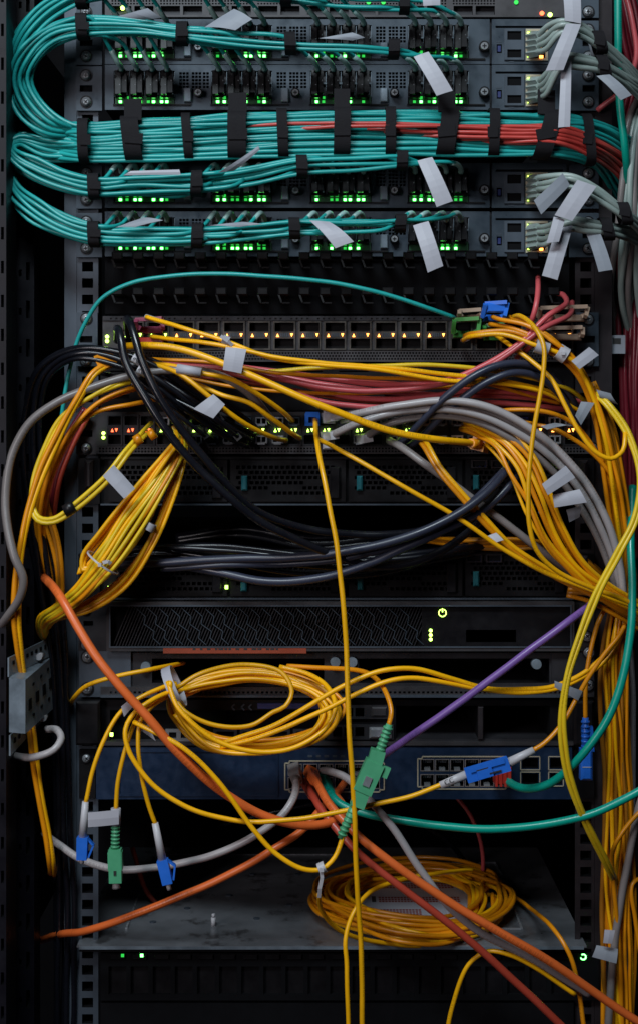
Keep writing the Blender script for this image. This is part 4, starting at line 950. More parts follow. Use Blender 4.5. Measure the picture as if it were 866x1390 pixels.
latch('lower tan pull latch at the right end of the amber lit switch', 730, 444, 790, 456, 'tan', 30, 0)
latch('pink pull tab at the left end of the amber lit switch', 186, 432, 222, 446, 'pink_tab', 28, -1)
b = MB(); b.box(189, 458, 221, 466, 8, 22, 0, 2); b.obox(P(200, 462, 22), P(222, 464, 27), .004, .003); tag(b.build('pull_tab', 'red_plastic'), 'red pull tab below the pink one on the amber lit switch', 'latch')

# yellow cluster at the right
KB = 'yellow cable, '
K = [[(628, 462, 22), (640, 457, 44), (684, 454, 56), (728, 468, 64), (760, 480, 64), (780, 494, 60), (802, 536, 56), (822, 600, 52), (834, 680, 46), (842, 760, 38), (838, 830, 30), (826, 920, 24), (828, 1040, 20), (832, 1160, 18), (836, 1290, 14), (838, 1440, 12)],
     [(630, 456, 22), (642, 453, 42), (690, 449, 52), (736, 466, 58), (766, 482, 58), (786, 498, 54), (808, 540, 50), (828, 604, 46), (840, 684, 40), (848, 764, 32), (844, 840, 24), (834, 930, 18), (834, 1050, 14), (840, 1170, 12), (844, 1300, 8), (846, 1440, 6)],
     [(668, 430, 26), (680, 434, 46), (714, 442, 58), (752, 466, 64), (778, 486, 60), (798, 520, 56), (816, 560, 54), (830, 620, 50), (846, 700, 40), (852, 780, 28), (846, 860, 18), (840, 960, 10), (842, 1090, 8), (826, 1180, 10), (820, 1290, 10), (816, 1440, 8)],
     [(664, 440, 24), (690, 444, 46), (722, 456, 56), (756, 478, 58), (782, 500, 54), (800, 540, 48), (812, 600, 44), (826, 690, 36), (840, 780, 24), (846, 860, 10), (840, 960, 0), (846, 1100, 0), (838, 1290, 0), (838, 1440, 0)],
     [(700, 452, 24), (730, 470, 48), (764, 490, 54), (788, 516, 50), (806, 566, 44), (818, 640, 36), (834, 740, 24), (844, 820, 10), (832, 920, 8), (822, 1040, 10), (824, 1170, 8), (828, 1290, 4), (832, 1440, 0)],
     [(690, 430, 24), (716, 440, 50), (748, 458, 60), (772, 482, 56), (792, 512, 50), (806, 552, 46), (820, 590, 44), (838, 650, 36), (852, 720, 26), (862, 800, 10), (858, 900, 0), (852, 1010, 0), (856, 1160, -4), (850, 1300, -6), (850, 1440, -8)]]
for i, p in enumerate(K): Y('amber' if i else 'yellow', 2.1, p, 'yellow cable, '+ORD[i]+' of the sheaf running from the coloured latches down the right side', 'yellow sheaf on the right', boot='white_plastic' if i == 0 else None)
Y('yellow', 2.2, [(696, 430, 30), (706, 429, 46), (724, 444, 62), (736, 468, 72), (737, 500, 78), (730, 550, 84), (721, 610, 88), (716, 670, 90), (717, 710, 90), (727, 746, 88), (752, 772, 84), (800, 796, 78), (840, 812, 72), (880, 830, 64)], 'yellow cable dropping from the coloured latches in front of the grey cables', boot=None)
Y('yellow', 2.1, [(672, 455, 26), (690, 467, 48), (722, 490, 60), (748, 514, 68), (766, 550, 74), (785, 585, 78), (806, 612, 80), (828, 622, 80), (844, 612, 76), (848, 590, 70), (848, 576, 58)], 'yellow cable ending in an upturned hook at the right rail')
Y('amber', 2.0, [(640, 566, 14), (664, 561, 36), (700, 557, 50), (740, 559, 54), (774, 572, 52), (800, 600, 46), (828, 660, 34), (842, 740, 20)], 'amber cable arching over the right end of the crowded switch')
Y('amber', 2.0, [(700, 572, 14), (724, 576, 40), (756, 584, 48), (800, 612, 46), (832, 650, 40), (850, 710, 26), (852, 800, 8)], 'amber cable below the arching one at the right end of the crowded switch')
for i in range(2):
    Y('lemon', 2.1, [(806+i*4, 536-i*3, 50), (820+i*4, 548-i*2, 60), (846+i*4, 582-i*2, 68), (862+i*4, 622, 76), (866+i*5, 660, 82), (858+i*5, 706, 88), (836+i*5, 752+i*2, 94), (808+i*5, 804+i*2, 98), (784+i*5, 862+i*2, 100), (766+i*5, 926, 100), (760+i*5, 984, 98), (766+i*5, 1040, 92), (784+i*5, 1098-i*2, 82), (806+i*5, 1148-i*3, 64), (828+i*3, 1188-i*4, 40), (834+i*3, 1202-i*3, 16)], ('left' if i == 0 else 'right')+' strand of the lemon duplex cable sweeping down the right side')
M7 = [(622, 574, 0, 10, 4), (648, 581, 30, 12, 6), (680, 597, 50, 16, 8), (708, 630, 60, 20, 8), (730, 676, 64, 21, 8), (752, 726, 64, 19, 8), (784, 772, 58, 14, 9), (826, 806, 48, 12, 9), (874, 832, 36, 12, 9)]
bundle(['yellow', 'amber', 'yellow', 'amber'], 2.1, M7, 6, 6, 'yellow cable in the spray falling right from the crowded switch behind the white tags', 'yellow spray on the right', 44, .14)
for i in range(2):
    Y('yellow' if i else 'amber', 2.2, [(566+i*4, 598-i*2, 14), (573+i*6, 604-i*2, 34), (592+i*8, 636, 50), (640+i*6, 692-i*2, 58), (690+i*4, 744-i*4, 60), (740, 776-i*5, 58), (800, 806-i*5, 54), (874, 842-i*6, 40)], ('lower' if i == 0 else 'upper')+' one of two yellow cables falling from under the thickest yellow plug', boot=None)
bundle(['ochre', 'amber'], 1.9, [(570, 732, -60, 4, 5), (636, 738, 8, 8, 6), (690, 738, 14, 8, 6), (740, 742, 12, 8, 6), (790, 766, 8, 8, 6), (830, 800, 0, 8, 6)], 6, 5, 'dim orange cable lying in the gap above the right end of the second server', 'orange cables in the gap', 46, .25)
bundle(['amber', 'ochre'], 2.0, [(770, 800, 40, 8, 6), (800, 806, 44, 10, 6), (834, 822, 42, 12, 8), (874, 846, 34, 12, 8)], 5, 5, 'amber cable in the knot leaving the picture at the right', 'amber knot at the right', 47, .3)
bundle(['amber', 'ochre'], 2.1, [(836, 826, 24, 10, 5), (824, 880, 22, 12, 6), (826, 960, 20, 14, 6), (830, 1060, 18, 14, 6), (832, 1150, 16, 14, 6), (828, 1230, 14, 16, 6), (834, 1330, 10, 16, 6), (838, 1440, 8, 16, 6)], 4, 4, 'amber cable hanging straight down the lower right side', 'amber cables at the lower right', 48, .2)
Y('amber', 2.1, [(882, 1090, 40), (862, 1108, 42), (842, 1134, 42), (832, 1154, 40), (831, 1180, 36), (836, 1240, 30), (842, 1330, 20), (846, 1440, 16)], 'amber cable bending down at the lower right edge')
cable('taupe', 3.6, [(884, 1050, 24), (866, 1096, 30), (852, 1170, 30), (840, 1240, 28), (830, 1310, 24), (824, 1440, 16)], 'grey cable slanting down the lower right corner')
Y('amber', 2.1, [(874, 1190, 14), (858, 1200, 24), (862, 1250, 24), (872, 1320, 20)], 'short amber cable at the lower right edge')
tie('white tie round the yellow cables beside the coloured latches', 762, 480, 60, .0066, (.8, 0, -.5), w=.009)
tie('translucent clip where a yellow cable crosses the sheaf at the upper right', 735, 472, 64, .0052, (.9, 0, -.3), 'paper', w=.012)

# thin leads of the crowded switch
for i, (x, y, p) in enumerate(((668, 572, [(690, 580, 40), (714, 606, 52), (736, 652, 58), (756, 716, 58), (796, 776, 50), (850, 812, 36)]), (690, 596, [(704, 606, 36), (722, 640, 50), (744, 700, 56), (774, 758, 52), (830, 802, 40)]), (712, 572, [(732, 588, 40), (760, 620, 46), (796, 676, 44), (824, 748, 34), (846, 810, 16)]), (646, 596, [(662, 606, 36), (690, 640, 52), (716, 700, 60), (748, 752, 58), (800, 790, 48), (860, 820, 32)]))):
    o = Y(('amber', 'yellow', 'amber', 'yellow')[i], 1.6, [(x, y, 12)]+p, 'thin yellow lead, '+ORD[i]+' of four leaving the right ports of the crowded switch', 'thin leads on the right', boot='white_plastic')
for i, p in enumerate(([(182, 486, 20), (230, 488, 40), (300, 494, 50), (380, 506, 54), (470, 512, 54), (570, 514, 50), (660, 522, 44), (760, 548, 20)], [(205, 502, 20), (260, 514, 36), (330, 526, 42), (420, 534, 42), (520, 532, 40), (620, 524, 38), (700, 524, 30), (780, 544, 0)])):
    Y('amber', 1.7, p, ('upper' if i == 0 else 'lower')+' thin amber cable lying among the rose cables')
for i, p in enumerate(([(240, 506, 10), (310, 516, 24), (400, 530, 30), (500, 545, 32), (600, 550, 28), (700, 556, 14), (780, 566, -10)], [(260, 498, 6), (350, 503, 18), (450, 514, 24), (560, 523, 26), (660, 530, 22), (760, 540, 0)])):
    cable('rust', 1.9, p, ('lower' if i == 0 else 'upper')+' thin dark red cable at the back of the rose cables')
for i, (x, y) in enumerate(((262, 572), (286, 596), (306, 574), (330, 598))):
    o = cable('black_cable', 2.1, [(x, y, 12), (x-8, y-6, 36), (x-40, y-30, 50+i), (x-80, y-62+i*4, 50), (x-120, y-86+i*5, 44), (x-160, y-92, 30)], 'thin black lead, '+ORD[i]+' of four entering the left ports of the crowded switch', 'thin black leads')
    b = MB(); b.obox(P(x+1, y+1, 6), P(x-7, y-5, 36), .008, .009, .006, .006); b.build('plug', 'black_plastic', o)

bundle(['amber', 'yellow', 'amber', 'ochre'], 1.6, [(800, 520, 36, 8, 6), (822, 580, 40, 12, 8), (838, 660, 36, 14, 8), (846, 740, 30, 14, 8), (844, 810, 30, 13, 8), (838, 900, 30, 15, 8), (840, 1000, 28, 17, 8), (842, 1100, 24, 17, 8), (842, 1200, 22, 18, 8), (844, 1310, 18, 18, 8), (846, 1440, 14, 18, 8)], 10, 6, 'thin yellow cable in the dense curtain down the right edge', 'thin curtain on the right', 61, .3)

# ------------------------------------------------------------------ lower cables
cable('salmon', 3.9, [(60, 784, 14), (66, 789, 44), (74, 799, 64), (86, 817, 80), (110, 858, 92), (150, 915, 102), (200, 974, 106), (250, 1029, 104), (310, 1080, 96), (368, 1111, 86), (418, 1121, 76), (452, 1115, 64), (466, 1099, 46), (452, 1076, 28), (440, 1062, 8)], 'thick orange cable slanting from the left rail down over the blue switch', sides=10)
cable('salmon', 3.4, [(36, 1280, -110), (66, 1273, -40), (92, 1267, 22), (120, 1262, 50), (200, 1236, 66), (300, 1192, 72), (370, 1154, 70), (410, 1128, 60), (438, 1097, 46), (460, 1072, 26), (470, 1058, 8)], 'orange cable rising from the lower left of the shelf to the blue switch', sides=10)
o = cable('salmon', 3.7, [(422, 1048, 8), (428, 1060, 36), (446, 1090, 62), (484, 1131, 82), (540, 1178, 90), (600, 1219, 92), (660, 1254, 90), (730, 1296, 84), (820, 1356, 70), (900, 1410, 60)], 'orange cable falling from the blue switch to the lower right', sides=10)
b = MB(); b.obox(P(421, 1046, 4), P(429, 1062, 36), .0095, .0105, .0075, .0075); b.build('plug', 'salmon', o)
o = cable('rust', 3.4, [(418, 1064, 8), (424, 1078, 38), (442, 1108, 60), (480, 1152, 78), (540, 1200, 84), (600, 1248, 84), (664, 1300, 80), (740, 1372, 70), (800, 1430, 60)], 'dark red cable falling beside the orange one from the blue switch', sides=10)
b = MB(); b.obox(P(417, 1062, 4), P(427, 1083, 40), .009, .0105, .007, .0075); b.build('plug', 'rust', o)
o = cable('grey_cable', 3.4, [(401, 1044, 8), (403, 1062, 36), (400, 1082, 52), (384, 1106, 60), (346, 1134, 62), (290, 1160, 60), (220, 1177, 54), (160, 1180, 46), (112, 1166, 34), (80, 1146, 20), (60, 1132, -10)], 'grey cable hanging in a low arc under the blue switch to the left', sides=10)
b = MB(); b.obox(P(400, 1042, 4), P(402, 1058, 30), .011, .011, .0095, .0095); b.obox(P(402, 1056, 30), P(403, 1068, 40), .007, .007, n=10); b.build('plug', 'taupe', o)
cable('grey_cable', 3.4, [(438, 1046, 8), (452, 1047, 36), (472, 1056, 58), (492, 1076, 70), (530, 1122, 80), (570, 1180, 84), (610, 1230, 84), (652, 1266, 80), (720, 1302, 74), (800, 1350, 60)], 'grey cable falling diagonally from the blue switch to the lower right', sides=10)
o = cable('teal_deep', 3.6, [(438, 1058, 8), (446, 1074, 34), (462, 1090, 46), (500, 1105, 56), (560, 1117, 64), (640, 1124, 70), (720, 1122, 74), (790, 1109, 78), (850, 1082, 80), (900, 1055, 80)], 'green cable sagging in a wide arc below the blue switch', sides=10)
b = MB(); b.obox(P(438, 1056, 4), P(447, 1076, 38), .0095, .0095, .0075, .0075); b.build('plug', 'teal_deep', o)
o = cable('teal_deep', 3.7, [(686, 1058, 24), (698, 1066, 40), (716, 1070, 56), (744, 1064, 72), (772, 1044, 86), (802, 1010, 94), (830, 964, 94), (846, 912, 88), (855, 856, 78), (858, 796, 64), (856, 730, 44), (858, 660, 20)], 'green cable curving up the right side from the red plug', sides=10)
b = MB(); b.box(674, 1042, 694, 1066, 5, 30, 0, 2)
for k in range(4): b.box(672+k*6, 1040, 675+k*6, 1068, 10, 32, 0)
b.build('plug', 'red_plastic', o)
cable('violet', 3.4, [(516, 1030, 30), (528, 1020, 56), (570, 991, 72), (640, 941, 80), (720, 882, 80), (770, 844, 74), (800, 821, 58), (812, 812, 26)], 'purple cable stretched diagonally across the lower right', sides=10)
cable('black_cable', 2.4, [(300, 1120, -200), (380, 1100, -180), (470, 1090, -180), (590, 1130, -200), (640, 1180, -220)], 'dark cable hanging deep inside the empty space below the blue switch')
cable('rust', 2.4, [(180, 1150, -120), (200, 1210, -110), (240, 1250, -100)], 'dim red cable behind the shelf on the left')
cable('rose', 2.2, [(600, 1060, -120), (640, 1110, -130), (655, 1160, -140), (650, 1210, -150)], 'dim red cable hanging behind the right part of the blue switch')

# upper yellow coil
rr = random.Random(55)
def coil(n, seed, cx, cy, rx, ry, spread, dback, dfront):
    """turns of one long cable pinched at the left by a tie"""
    rr = random.Random(seed); Wp = []
    for k in range(n):
        gx = rr.uniform(-1, 1)*spread; gy = rr.uniform(-1, 1)*spread*.55; px, py = rr.uniform(-3, 3), rr.uniform(-9, 9); dz = rr.uniform(-7, 7)
        for i in range(12):
            t = math.pi+2*math.pi*i/12
            c_, s_ = math.cos(t), math.sin(t)
            x = cx+(rx+gx)*c_; y = cy+(ry+gy)*s_
            if i == 0: x, y = 234+px, 934+py
            if i in (1, 11): x = x*.55+(238+px)*.45; y = y*.62+(932+py)*.38
            f = (s_+1)/2
            Wp.append((x+rr.uniform(-1, 1), y+rr.uniform(-1, 1), dback+(dfront-dback)*f+dz+(22 if i == 0 else 0)))
    return Wp
COIL = 'coiled yellow cable of the upper coil, '
cable('yellow', 2.1, coil(8, 61, 338, 966, 112, 50, 15, 16, 62), COIL+'forming its inner turns', 'upper yellow coil')
cable('amber', 2.1, coil(8, 62, 343, 962, 112, 50, 16, 10, 50), COIL+'forming its hindmost turns', 'upper yellow coil')
cable('yellow', 2.1, coil(4, 63, 340, 972, 110, 50, 9, 26, 72), COIL+'forming its foremost turns', 'upper yellow coil')
cable('yellow', 2.2, [(228, 925, 74), (244, 962, 84), (290, 1004, 88), (345, 1020, 88), (400, 1014, 84), (440, 990, 76), (454, 962, 66), (446, 935, 48), (420, 915, 30), (380, 905, 20)], 'loose outermost strand along the bottom of the upper coil')
tie('wide white band pinching the left end of the upper yellow coil', 237, 933, 58, .0185, (.7, 0, .3), 'paper', w=.0085)
Y('yellow', 2.1, [(240, 934, 66), (272, 915, 60), (330, 903, 50), (382, 912, 50), (397, 938, 56), (388, 958, 62), (372, 966, 66), (340, 985, 74), (290, 985, 78), (250, 965, 76), (232, 935, 66)], 'inner kinked strand of the upper yellow coil')
# tails of the coil
def lc(o, p, m='blue_plastic', clip=True):
    """LC plug: boot then housing along p[0]..p[1]..p[2]..p[3]"""
    a, c, e, f = [P(*q) for q in p]
    b = MB(); b.obox(a, c, .0056, .0056, .0074, .0074, n=12); b.build('boot', 'white_plastic', o)
    b = MB(); b.obox(c, e, .0095, .0088, .0088, .0088); u = (e-c).normalized()
    if clip:
        s_ = u.cross(Vector((0, 1, 0))).normalized(); s_ = s_ if s_.x > 0 else -s_
        b.obox(c+s_*.004+u*.001, c.lerp(e, .35)+s_*.0095, .0016, .005); b.obox(c.lerp(e, .35)+s_*.0095, c.lerp(e, .9)+s_*.0055, .0016, .005)
    k = b.build('housing', m, o)
    b = MB(); b.obox(e, f, .0046, .0046, .0038, .0038, n=8); b.build('ferrule', 'white_plastic', o)
o = Y('yellow', 2.0, [(236, 927, 70), (196, 944, 84), (166, 966, 90), (142, 1006, 94), (126, 1048, 96), (117, 1090, 96)], 'leftmost tail of the upper coil ending in a blue connector')
lc(o, [(116.5, 1088, 96), (113, 1136, 96), (112, 1166, 96), (111.5, 1172, 96)])
o = Y('yellow', 2.0, [(228, 940, 68), (204, 954, 82), (186, 976, 88), (170, 1016, 92), (161, 1058, 94), (158, 1100, 94)], 'tail of the upper coil ending in a green connector')
def sc(o, p, m='green_plastic'):
    a, c, e, f = [P(*q) for q in p]
    b = MB(); b.obox(a, c, .0052, .0052, .0072, .0072, n=12)
    for k in range(6): q = a.lerp(c, .12+k*.15); b.obox(q, q+(c-a)*.07, .0078, .0078, .008, .008, n=12)
    b.build('ribbed_boot', m, o)
    b = MB(); b.obox(c, e, .0108, .0098); b.obox(c.lerp(e, .08), c.lerp(e, .62), .0122, .0086); b.build('housing', m, o)
    q = c.lerp(e, .62); b = MB(); b.obox(q+Vector((0, -.0052, 0)), q.lerp(e, .35)+Vector((0, -.0052, 0)), .0022, .001); b.build('key_slot', 'print_black', o)
    b = MB(); b.obox(e, f, .006, .005, .0075, .006, n=8); b.build('ferrule', 'grey_cable', o)
sc(o, [(157.5, 1118, 94), (157, 1152, 94), (158, 1197, 94), (158.5, 1206, 94)])
o = Y('yellow', 2.0, [(230, 944, 70), (208, 958, 84), (192, 978, 92), (188, 1012, 96), (192, 1054, 98), (202, 1092, 98), (212, 1120, 98)], 'tail of the upper coil ending in the lower right blue connector of the three')
lc(o, [(211, 1117, 98), (221, 1167, 98), (228.5, 1199, 98), (230.5, 1208, 98)])
o = Y('yellow', 2.2, [(234, 938, 72), (206, 950, 88), (182, 968, 96), (170, 990, 100), (176, 1022, 102), (208, 1064, 104), (262, 1098, 104), (330, 1116, 102), (396, 1112, 100), (470, 1100, 98), (550, 1083, 92), (598, 1065, 88), (606, 1062, 88)], 'yellow cable swinging from the upper coil to the blue coupler on the blue switch')
b = MB(); b.obox(P(597, 1066, 88), P(634, 1051, 88), .0064, .0064, .0082, .0082, n=12); b.build('boot', 'white_plastic', o)
tx = bpy.data.curves.new('mark', 'FONT'); tx.body = 'CC'; tx.size = .0062; tx.align_x = 'CENTER'
ob = bpy.data.objects.new('mark', tx); col.objects.link(ob); bpy.context.view_layer.update(); me = bpy.data.meshes.new_from_object(ob); bpy.data.objects.remove(ob)
me.transform(Matrix.Translation(P(610, 1063.5, 92.3)) @ Matrix.Rotation(-.38, 4, 'Y') @ Matrix.Rotation(math.pi/2, 4, 'X')); link('print', me, o, 'print_black')
t = thing('blue_coupler', 'blue coupler joining two white boots in front of the blue switch', 'coupler', P(660, 1045, 88))
b = MB(); b.obox(P(632, 1053, 88), P(690, 1036, 88), .0115, .010); b.build('body', 'blue_plastic', t)
b = MB(); b.obox(P(638, 1046, 93), P(684, 1033, 93), .0035, .003); b.obox(P(648, 1053, 94), P(668, 1047, 94), .0075, .002); b.build('clip', 'blue_plastic', t)
b = MB(); b.obox(P(646, 1046.5, 94), P(662, 1042, 94), .0012, .0012); b.obox(P(664, 1050, 95), P(680, 1046, 94), .0012, .0012); b.build('gap_line', 'print_black', t)
o = Y('amber', 2.2, [(722, 1019, 88), (738, 1009, 86), (762, 984, 80), (782, 950, 72), (800, 918, 60), (822, 884, 48), (842, 858, 40), (850, 834, 30), (852, 800, 10)], 'amber cable rising from the right white boot of the blue coupler')
b = MB(); b.obox(P(688, 1036, 88), P(724, 1018, 88), .0082, .0082, .0064, .0064, n=12); b.build('boot', 'white_plastic', o)
for i in range(2):
    Y('yellow', 2.2, [(300, 1010+i*4, 72), (370, 985+i*10, 82), (430, 951+i*18, 88), (480, 925+i*18, 88), (520, 911+i*15, 86), (560, 908+i*13, 82), (610, 920+i*8, 76), (660, 934+i*2, 68), (710, 936+i*4, 60), (752, 932+i*4, 54), (790, 914+i*6, 46), (826, 882+i*8, 38), (846, 852, 32), (851, 822, 20)], ('upper' if i == 0 else 'lower')+' of two yellow cables leaving the upper coil to the right')
Y('yellow', 2.1, [(96, 958, -10), (102, 946, 24), (120, 930, 38), (160, 917, 44), (200, 910, 42), (232, 904, 20), (250, 900, -10)], 'short yellow cable between the left rail and the upper coil')
o = Y('yellow', 2.2, [(182, 980, 96), (206, 992, 104), (246, 1014, 108), (296, 1060, 110), (342, 1122, 110), (376, 1160, 110), (410, 1180, 110), (436, 1180, 108), (454, 1163, 106), (465, 1136, 104), (468, 1128, 104)], 'yellow cable looping down from the upper coil to the green coupler')
b = MB(); A, C = P(462, 1138, 104), P(482, 1092, 104); b.obox(A, C, .0056, .0056, .0086, .0086, n=12)
for k in range(7): q = A.lerp(C, .1+k*.13); b.obox(q, q+(C-A)*.06, .0082, .0082, .0086, .0086, n=12)
b.build('ribbed_boot', 'green_plastic', o)
o = Y('amber', 2.2, [(527, 986, 104), (531, 966, 100), (524, 940, 88), (508, 920, 66), (486, 910, 44), (440, 906, 24), (390, 904, 10)], 'amber cable curving from the upper coil into the top of the green coupler')
b = MB(); A, C = P(528, 983, 104), P(512, 1030, 104); b.obox(A, C, .0056, .0056, .0088, .0088, n=12)
for k in range(7): q = A.lerp(C, .08+k*.12); b.obox(q, q+(C-A)*.06, .0082, .0082, .009, .009, n=12)
b.build('ribbed_boot', 'green_plastic', o)
t = thing('green_coupler', 'green coupler joining two ribbed green boots in front of the blue switch', 'coupler', P(497, 1055, 104))
b = MB(); b.obox(P(513, 1018, 104), P(507, 1040, 104), .0125, .011); b.obox(P(509, 1034, 104), P(491, 1074, 104), .0165, .0125); b.obox(P(493, 1070, 104), P(484, 1094, 104), .0125, .011)
b.build('body', 'green_plastic', t)
b = MB(); b.obox(P(514, 1036, 106), P(508, 1050, 106), .022, .004); b.build('flange', 'green_plastic', t)
b = MB(); b.obox(P(501, 1055, 111), P(496, 1067, 111), .006, .0012); b.build('metal_clip', 'silver', t)
tie('white tie with a long tail on the yellow loop below the green coupler', 437, 1178, 108, .0042, (.9, 0, .4), tail=[(436, 1178, 113), (437, 1192, 112), (434, 1206, 110), (433, 1218, 106)], w=.006)
o = Y('amber', 2.1, [(834, 800, 20), (822, 822, 34), (810, 846, 40), (800, 890, 44), (795, 936, 46), (794, 978, 46)], 'amber cable dropping into the blue connector at the right rail')
b = MB(); A, C = P(794, 974, 46), P(794, 1018, 46); b.obox(A, C, .0056, .0056, .0078, .0078, n=12)
for k in range(6): q = A.lerp(C, .1+k*.15); b.obox(q, q+(C-A)*.06, .0078, .0078, .008, .008, n=12)
b.build('ribbed_boot', 'blue_plastic', o)
b = MB(); b.box(788, 1018, 804, 1060, 41, 52, 0, 3); b.obox(P(796, 986, 44), P(798, 1020, 44), .010, .005); b.build('housing', 'blue_plastic', o)
b = MB(); b.box(790, 1041, 802, 1042, 52, 52.4); b.build('groove', 'white_plastic', o)

# lower yellow coil, lying on the shelf
def flat_coil(n, seed, z0):
    rr = random.Random(seed); Wp = []
    for k in range(n):
        ax = 92+rr.uniform(-20, 22); ay = .076+rr.uniform(-.015, .015); cx = 563+rr.uniform(-9, 9); cy = .085+rr.uniform(-.01, .01); z = z0+rr.uniform(0, .008); tl = rr.uniform(-.006, .006)
        for i in range(14):
            t = 2*math.pi*i/14+.5
            Wp.append(Vector(((cx-433)*S+ax*S*1.26*math.cos(t)+rr.uniform(-.001, .001), cy+ay*1.25*math.sin(t)+rr.uniform(-.001, .001), SZ+max(.0026, z+tl*math.cos(t)+.003*math.sin(2*t)))))
    return Wp
for i in range(4):
    cable_w(('yellow', 'amber', 'yellow', 'amber')[i], 2.15, flat_coil(6, 71+i, .003+.0032*i), 'coiled yellow cable, '+('lowest', 'second', 'third', 'topmost')[i]+' layer of the coil lying on the shelf', 'lower yellow coil', step=.006)
Y('yellow', 2.1, [(640, 1182, -40), (600, 1184, 20), (540, 1196, 40), (500, 1212, 60), (478, 1240, 74), (469, 1275, 80), (471, 1310, 80), (474, 1440, 76)], 'yellow cable looping out of the shelf coil and down past the shelf edge')
Y('yellow', 2.1, [(433, 1214, 90), (434, 1230, 76), (446, 1250, 62), (470, 1268, 48), (510, 1278, 30), (570, 1284, 12), (620, 1280, -8)], 'yellow strand at the left front of the shelf coil')
Y('amber', 2.1, [(690, 1212, -130), (718, 1232, -60), (734, 1245, 6), (748, 1258, 40), (764, 1280, 56), (776, 1306, 60), (800, 1440, 60)], 'amber cable falling over the right end of the shelf')
Y('yellow', 2.1, [(602, 1450, 56), (612, 1370, 62), (636, 1308, 68), (663, 1291, 72), (690, 1296, 76), (720, 1310, 76), (780, 1350, 70)], 'short yellow arc under the shelf edge beside the orange cable')

# ------------------------------------------------------------------ paper tags
def flag(label, q, d0, d1, bow=2.0, m='paper', fold=0):
    """bent paper tag: q = four corners in order round the sheet; first two at depth d0, last two at d1"""
    A, B, C, E = P(*q[0], d0), P(*q[1], d0), P(*q[2], d1), P(*q[3], d1); n = 8
    nn = (B-A).cross(E-A).normalized(); nn = -nn if nn.y > 0 else nn
    b = MB(); top = []; bot = []
    for i in range(n+1):
        f = i/n; o = nn*(bow*.001*math.sin(math.pi*f))
        l, r = A.lerp(E, f)+o, B.lerp(C, f)+o; mid = (l+r)/2+nn*.0005
        top.append([l, mid, r]); bot.append([p-nn*.0003 for p in (l, mid, r)])
    for i in range(n):
        for k in range(2):
            for G_ in (top, bot): b.quad(G_[i][k], G_[i][k+1], G_[i+1][k+1], G_[i+1][k]); b.sm[-1] = True
        for k in (0, 2): b.quad(top[i][k], top[i+1][k], bot[i+1][k], bot[i][k])
    for i in (0, n): b.quad(top[i][0], top[i][2], bot[i][2], bot[i][0])
    o = b.build('paper_tag', m); tag(o, label, 'tag'); return o
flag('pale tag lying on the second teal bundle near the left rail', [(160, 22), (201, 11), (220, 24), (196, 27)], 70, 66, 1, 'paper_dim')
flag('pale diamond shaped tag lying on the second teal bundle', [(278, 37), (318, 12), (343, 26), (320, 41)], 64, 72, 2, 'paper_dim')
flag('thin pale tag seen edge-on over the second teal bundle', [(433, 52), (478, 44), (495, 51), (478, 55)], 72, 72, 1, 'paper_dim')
flag('white tag hanging from the right end of the second teal bundle', [(561, 77), (581, 70), (614, 123), (592, 130)], 70, 76, 2)
flag('small white tag at the top edge on the uppermost teal bundle', [(572, -12), (596, -12), (597, 7), (574, 8)], 70, 72, 1)
flag('white tag at the top edge above the grey cables', [(763, -12), (787, -12), (788, 32), (766, 28)], 66, 70, 2)
flag('large white tag folded over the uppermost grey cables', [(768, 32), (788, 33), (764, 95), (740, 96)], 74, 84, 5)
flag('long white tag hanging from the second grey cables', [(761, 88), (775, 82), (773, 172), (757, 173)], 72, 82, 2)
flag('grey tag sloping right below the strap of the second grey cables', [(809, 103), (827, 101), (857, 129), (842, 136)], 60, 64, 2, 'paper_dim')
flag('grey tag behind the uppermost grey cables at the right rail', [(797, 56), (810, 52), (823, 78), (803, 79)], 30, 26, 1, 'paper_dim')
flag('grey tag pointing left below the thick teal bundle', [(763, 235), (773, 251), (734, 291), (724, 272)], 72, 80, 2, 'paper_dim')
flag('large white tag folded over the grey cables below the thick bundle', [(783, 244), (809, 253), (776, 300), (752, 292)], 76, 86, 4)
flag('small white tag just under the large folded one on the right', [(751, 294), (766, 298), (758, 328), (741, 330)], 82, 86, 1.5)
flag('longest white tag, hanging lowest at the right of the grey switches', [(754, 310), (777, 306), (756, 380), (735, 374)], 70, 80, 3)
flag('grey tag hanging at the right rail beside the longest white one', [(794, 314), (814, 316), (831, 366), (812, 369)], 60, 66, 2, 'paper_dim')
flag('thin white tag edge-on over the left of the third teal bundle', [(168, 238), (178, 232), (244, 230), (246, 237)], 72, 70, .5)
flag('pale tag sticking up like a blade from the third teal bundle', [(297, 234), (318, 232), (353, 203), (351, 198)], 68, 78, 2, 'paper_dim')
flag('white tag hanging from the right end of the third teal bundle', [(566, 218), (586, 213), (614, 273), (592, 281)], 72, 80, 3)
flag('pale tag over the left of the lowest teal bundle', [(157, 309), (196, 295), (222, 299), (184, 308)], 70, 74, 1, 'paper_dim')
flag('thin pale tag edge-on over the lowest teal bundle', [(285, 306), (330, 301), (356, 304), (325, 308)], 70, 72, .5, 'paper_dim')
flag('white tag hanging from the right end of the lowest teal bundle', [(560, 306), (581, 300), (601, 361), (580, 370)], 72, 80, 4)
flag('white tag drooping from the middle of the lowest teal bundle', [(420, 299), (447, 301), (480, 328), (455, 337)], 70, 80, 3)
flag('square white tag on the thickest yellow cable', [(307, 471), (335, 474), (328, 507), (303, 502)], 84, 86, 1.5)
flag('tilted white tag on a yellow cable left of centre', [(290, 535), (306, 549), (290, 568), (263, 555)], 76, 80, 1.5)
flag('white tag on the lemon duplex cable at the left', [(155, 631), (184, 663), (169, 677), (140, 646)], 84, 90, 1.5)
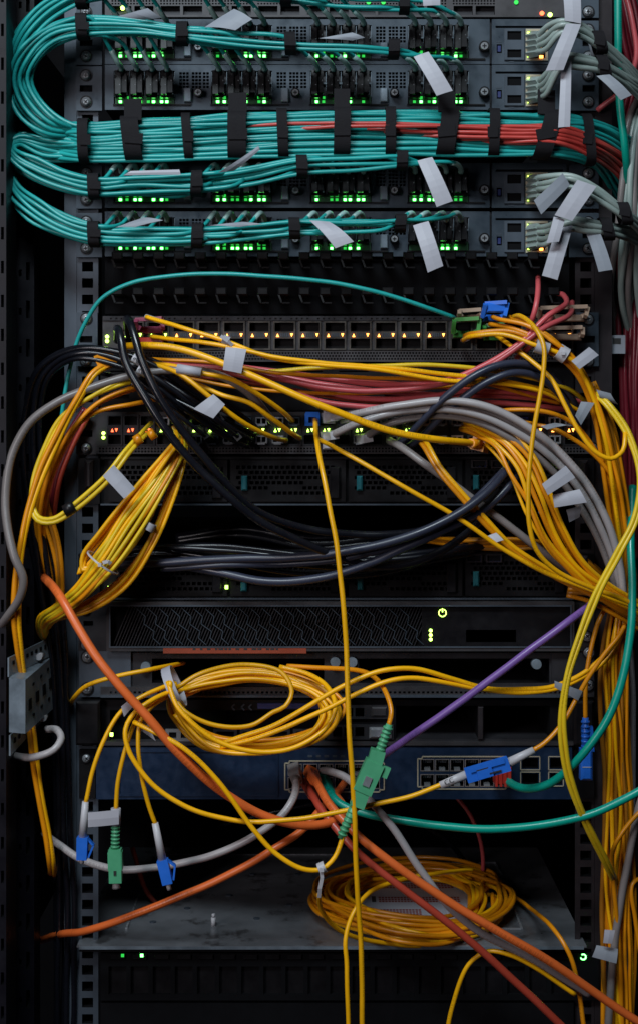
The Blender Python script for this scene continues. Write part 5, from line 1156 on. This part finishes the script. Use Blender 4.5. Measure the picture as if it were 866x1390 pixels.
flag('white tag at the top of the yellow sheaf beside the right rail', [(799, 471), (812, 482), (786, 501), (775, 490)], 66, 72, 1)
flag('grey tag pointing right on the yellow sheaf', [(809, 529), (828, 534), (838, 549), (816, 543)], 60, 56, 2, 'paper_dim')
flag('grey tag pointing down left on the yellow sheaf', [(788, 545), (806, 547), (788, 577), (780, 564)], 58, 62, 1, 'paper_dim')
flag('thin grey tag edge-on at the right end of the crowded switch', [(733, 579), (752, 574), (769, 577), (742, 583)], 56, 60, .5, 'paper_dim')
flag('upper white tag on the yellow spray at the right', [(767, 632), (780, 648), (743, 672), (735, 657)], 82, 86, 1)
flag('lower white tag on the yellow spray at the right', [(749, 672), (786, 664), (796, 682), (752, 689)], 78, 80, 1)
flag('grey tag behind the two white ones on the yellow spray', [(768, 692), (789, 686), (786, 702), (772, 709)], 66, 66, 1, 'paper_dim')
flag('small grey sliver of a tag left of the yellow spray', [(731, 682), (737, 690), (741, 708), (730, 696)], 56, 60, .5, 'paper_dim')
flag('small pale tag on the two yellow cables above the second server', [(657, 729), (673, 723), (683, 733), (669, 738)], 66, 70, .5)
flag('small white tag on the leftmost tail of the upper coil', [(165, 959), (176, 950), (182, 958), (169, 973)], 92, 92, .5)
flag('narrow white tag below the left end of the upper coil', [(187, 970), (197, 973), (212, 1006), (190, 990)], 80, 82, .5)
flag('white tag on the green connector hanging at the lower left', [(162, 1099), (162, 1119), (120, 1123), (120, 1103)], 101, 99, .6)
b = MB(); b.obox(P(157.8, 1097, 94), P(157.6, 1120, 94), .0086, .0086, n=12); tag(b.build('label_sleeve', 'paper'), 'white paper sleeve above the green hanging connector', 'sleeve')
flag('pale tag on the yellow cables crossing the lemon cable', [(752, 924), (790, 938), (784, 951), (752, 933)], 76, 76, .5, 'paper_dim')
flag('grey tag at the bottom right corner', [(809, 1283), (838, 1288), (836, 1308), (803, 1299)], 40, 44, 1, 'paper_dim')
flag('small printed white tag on a grey cable near the bottom right', [(820, 1262), (834, 1263), (830, 1281), (818, 1280)], 48, 48, .5)
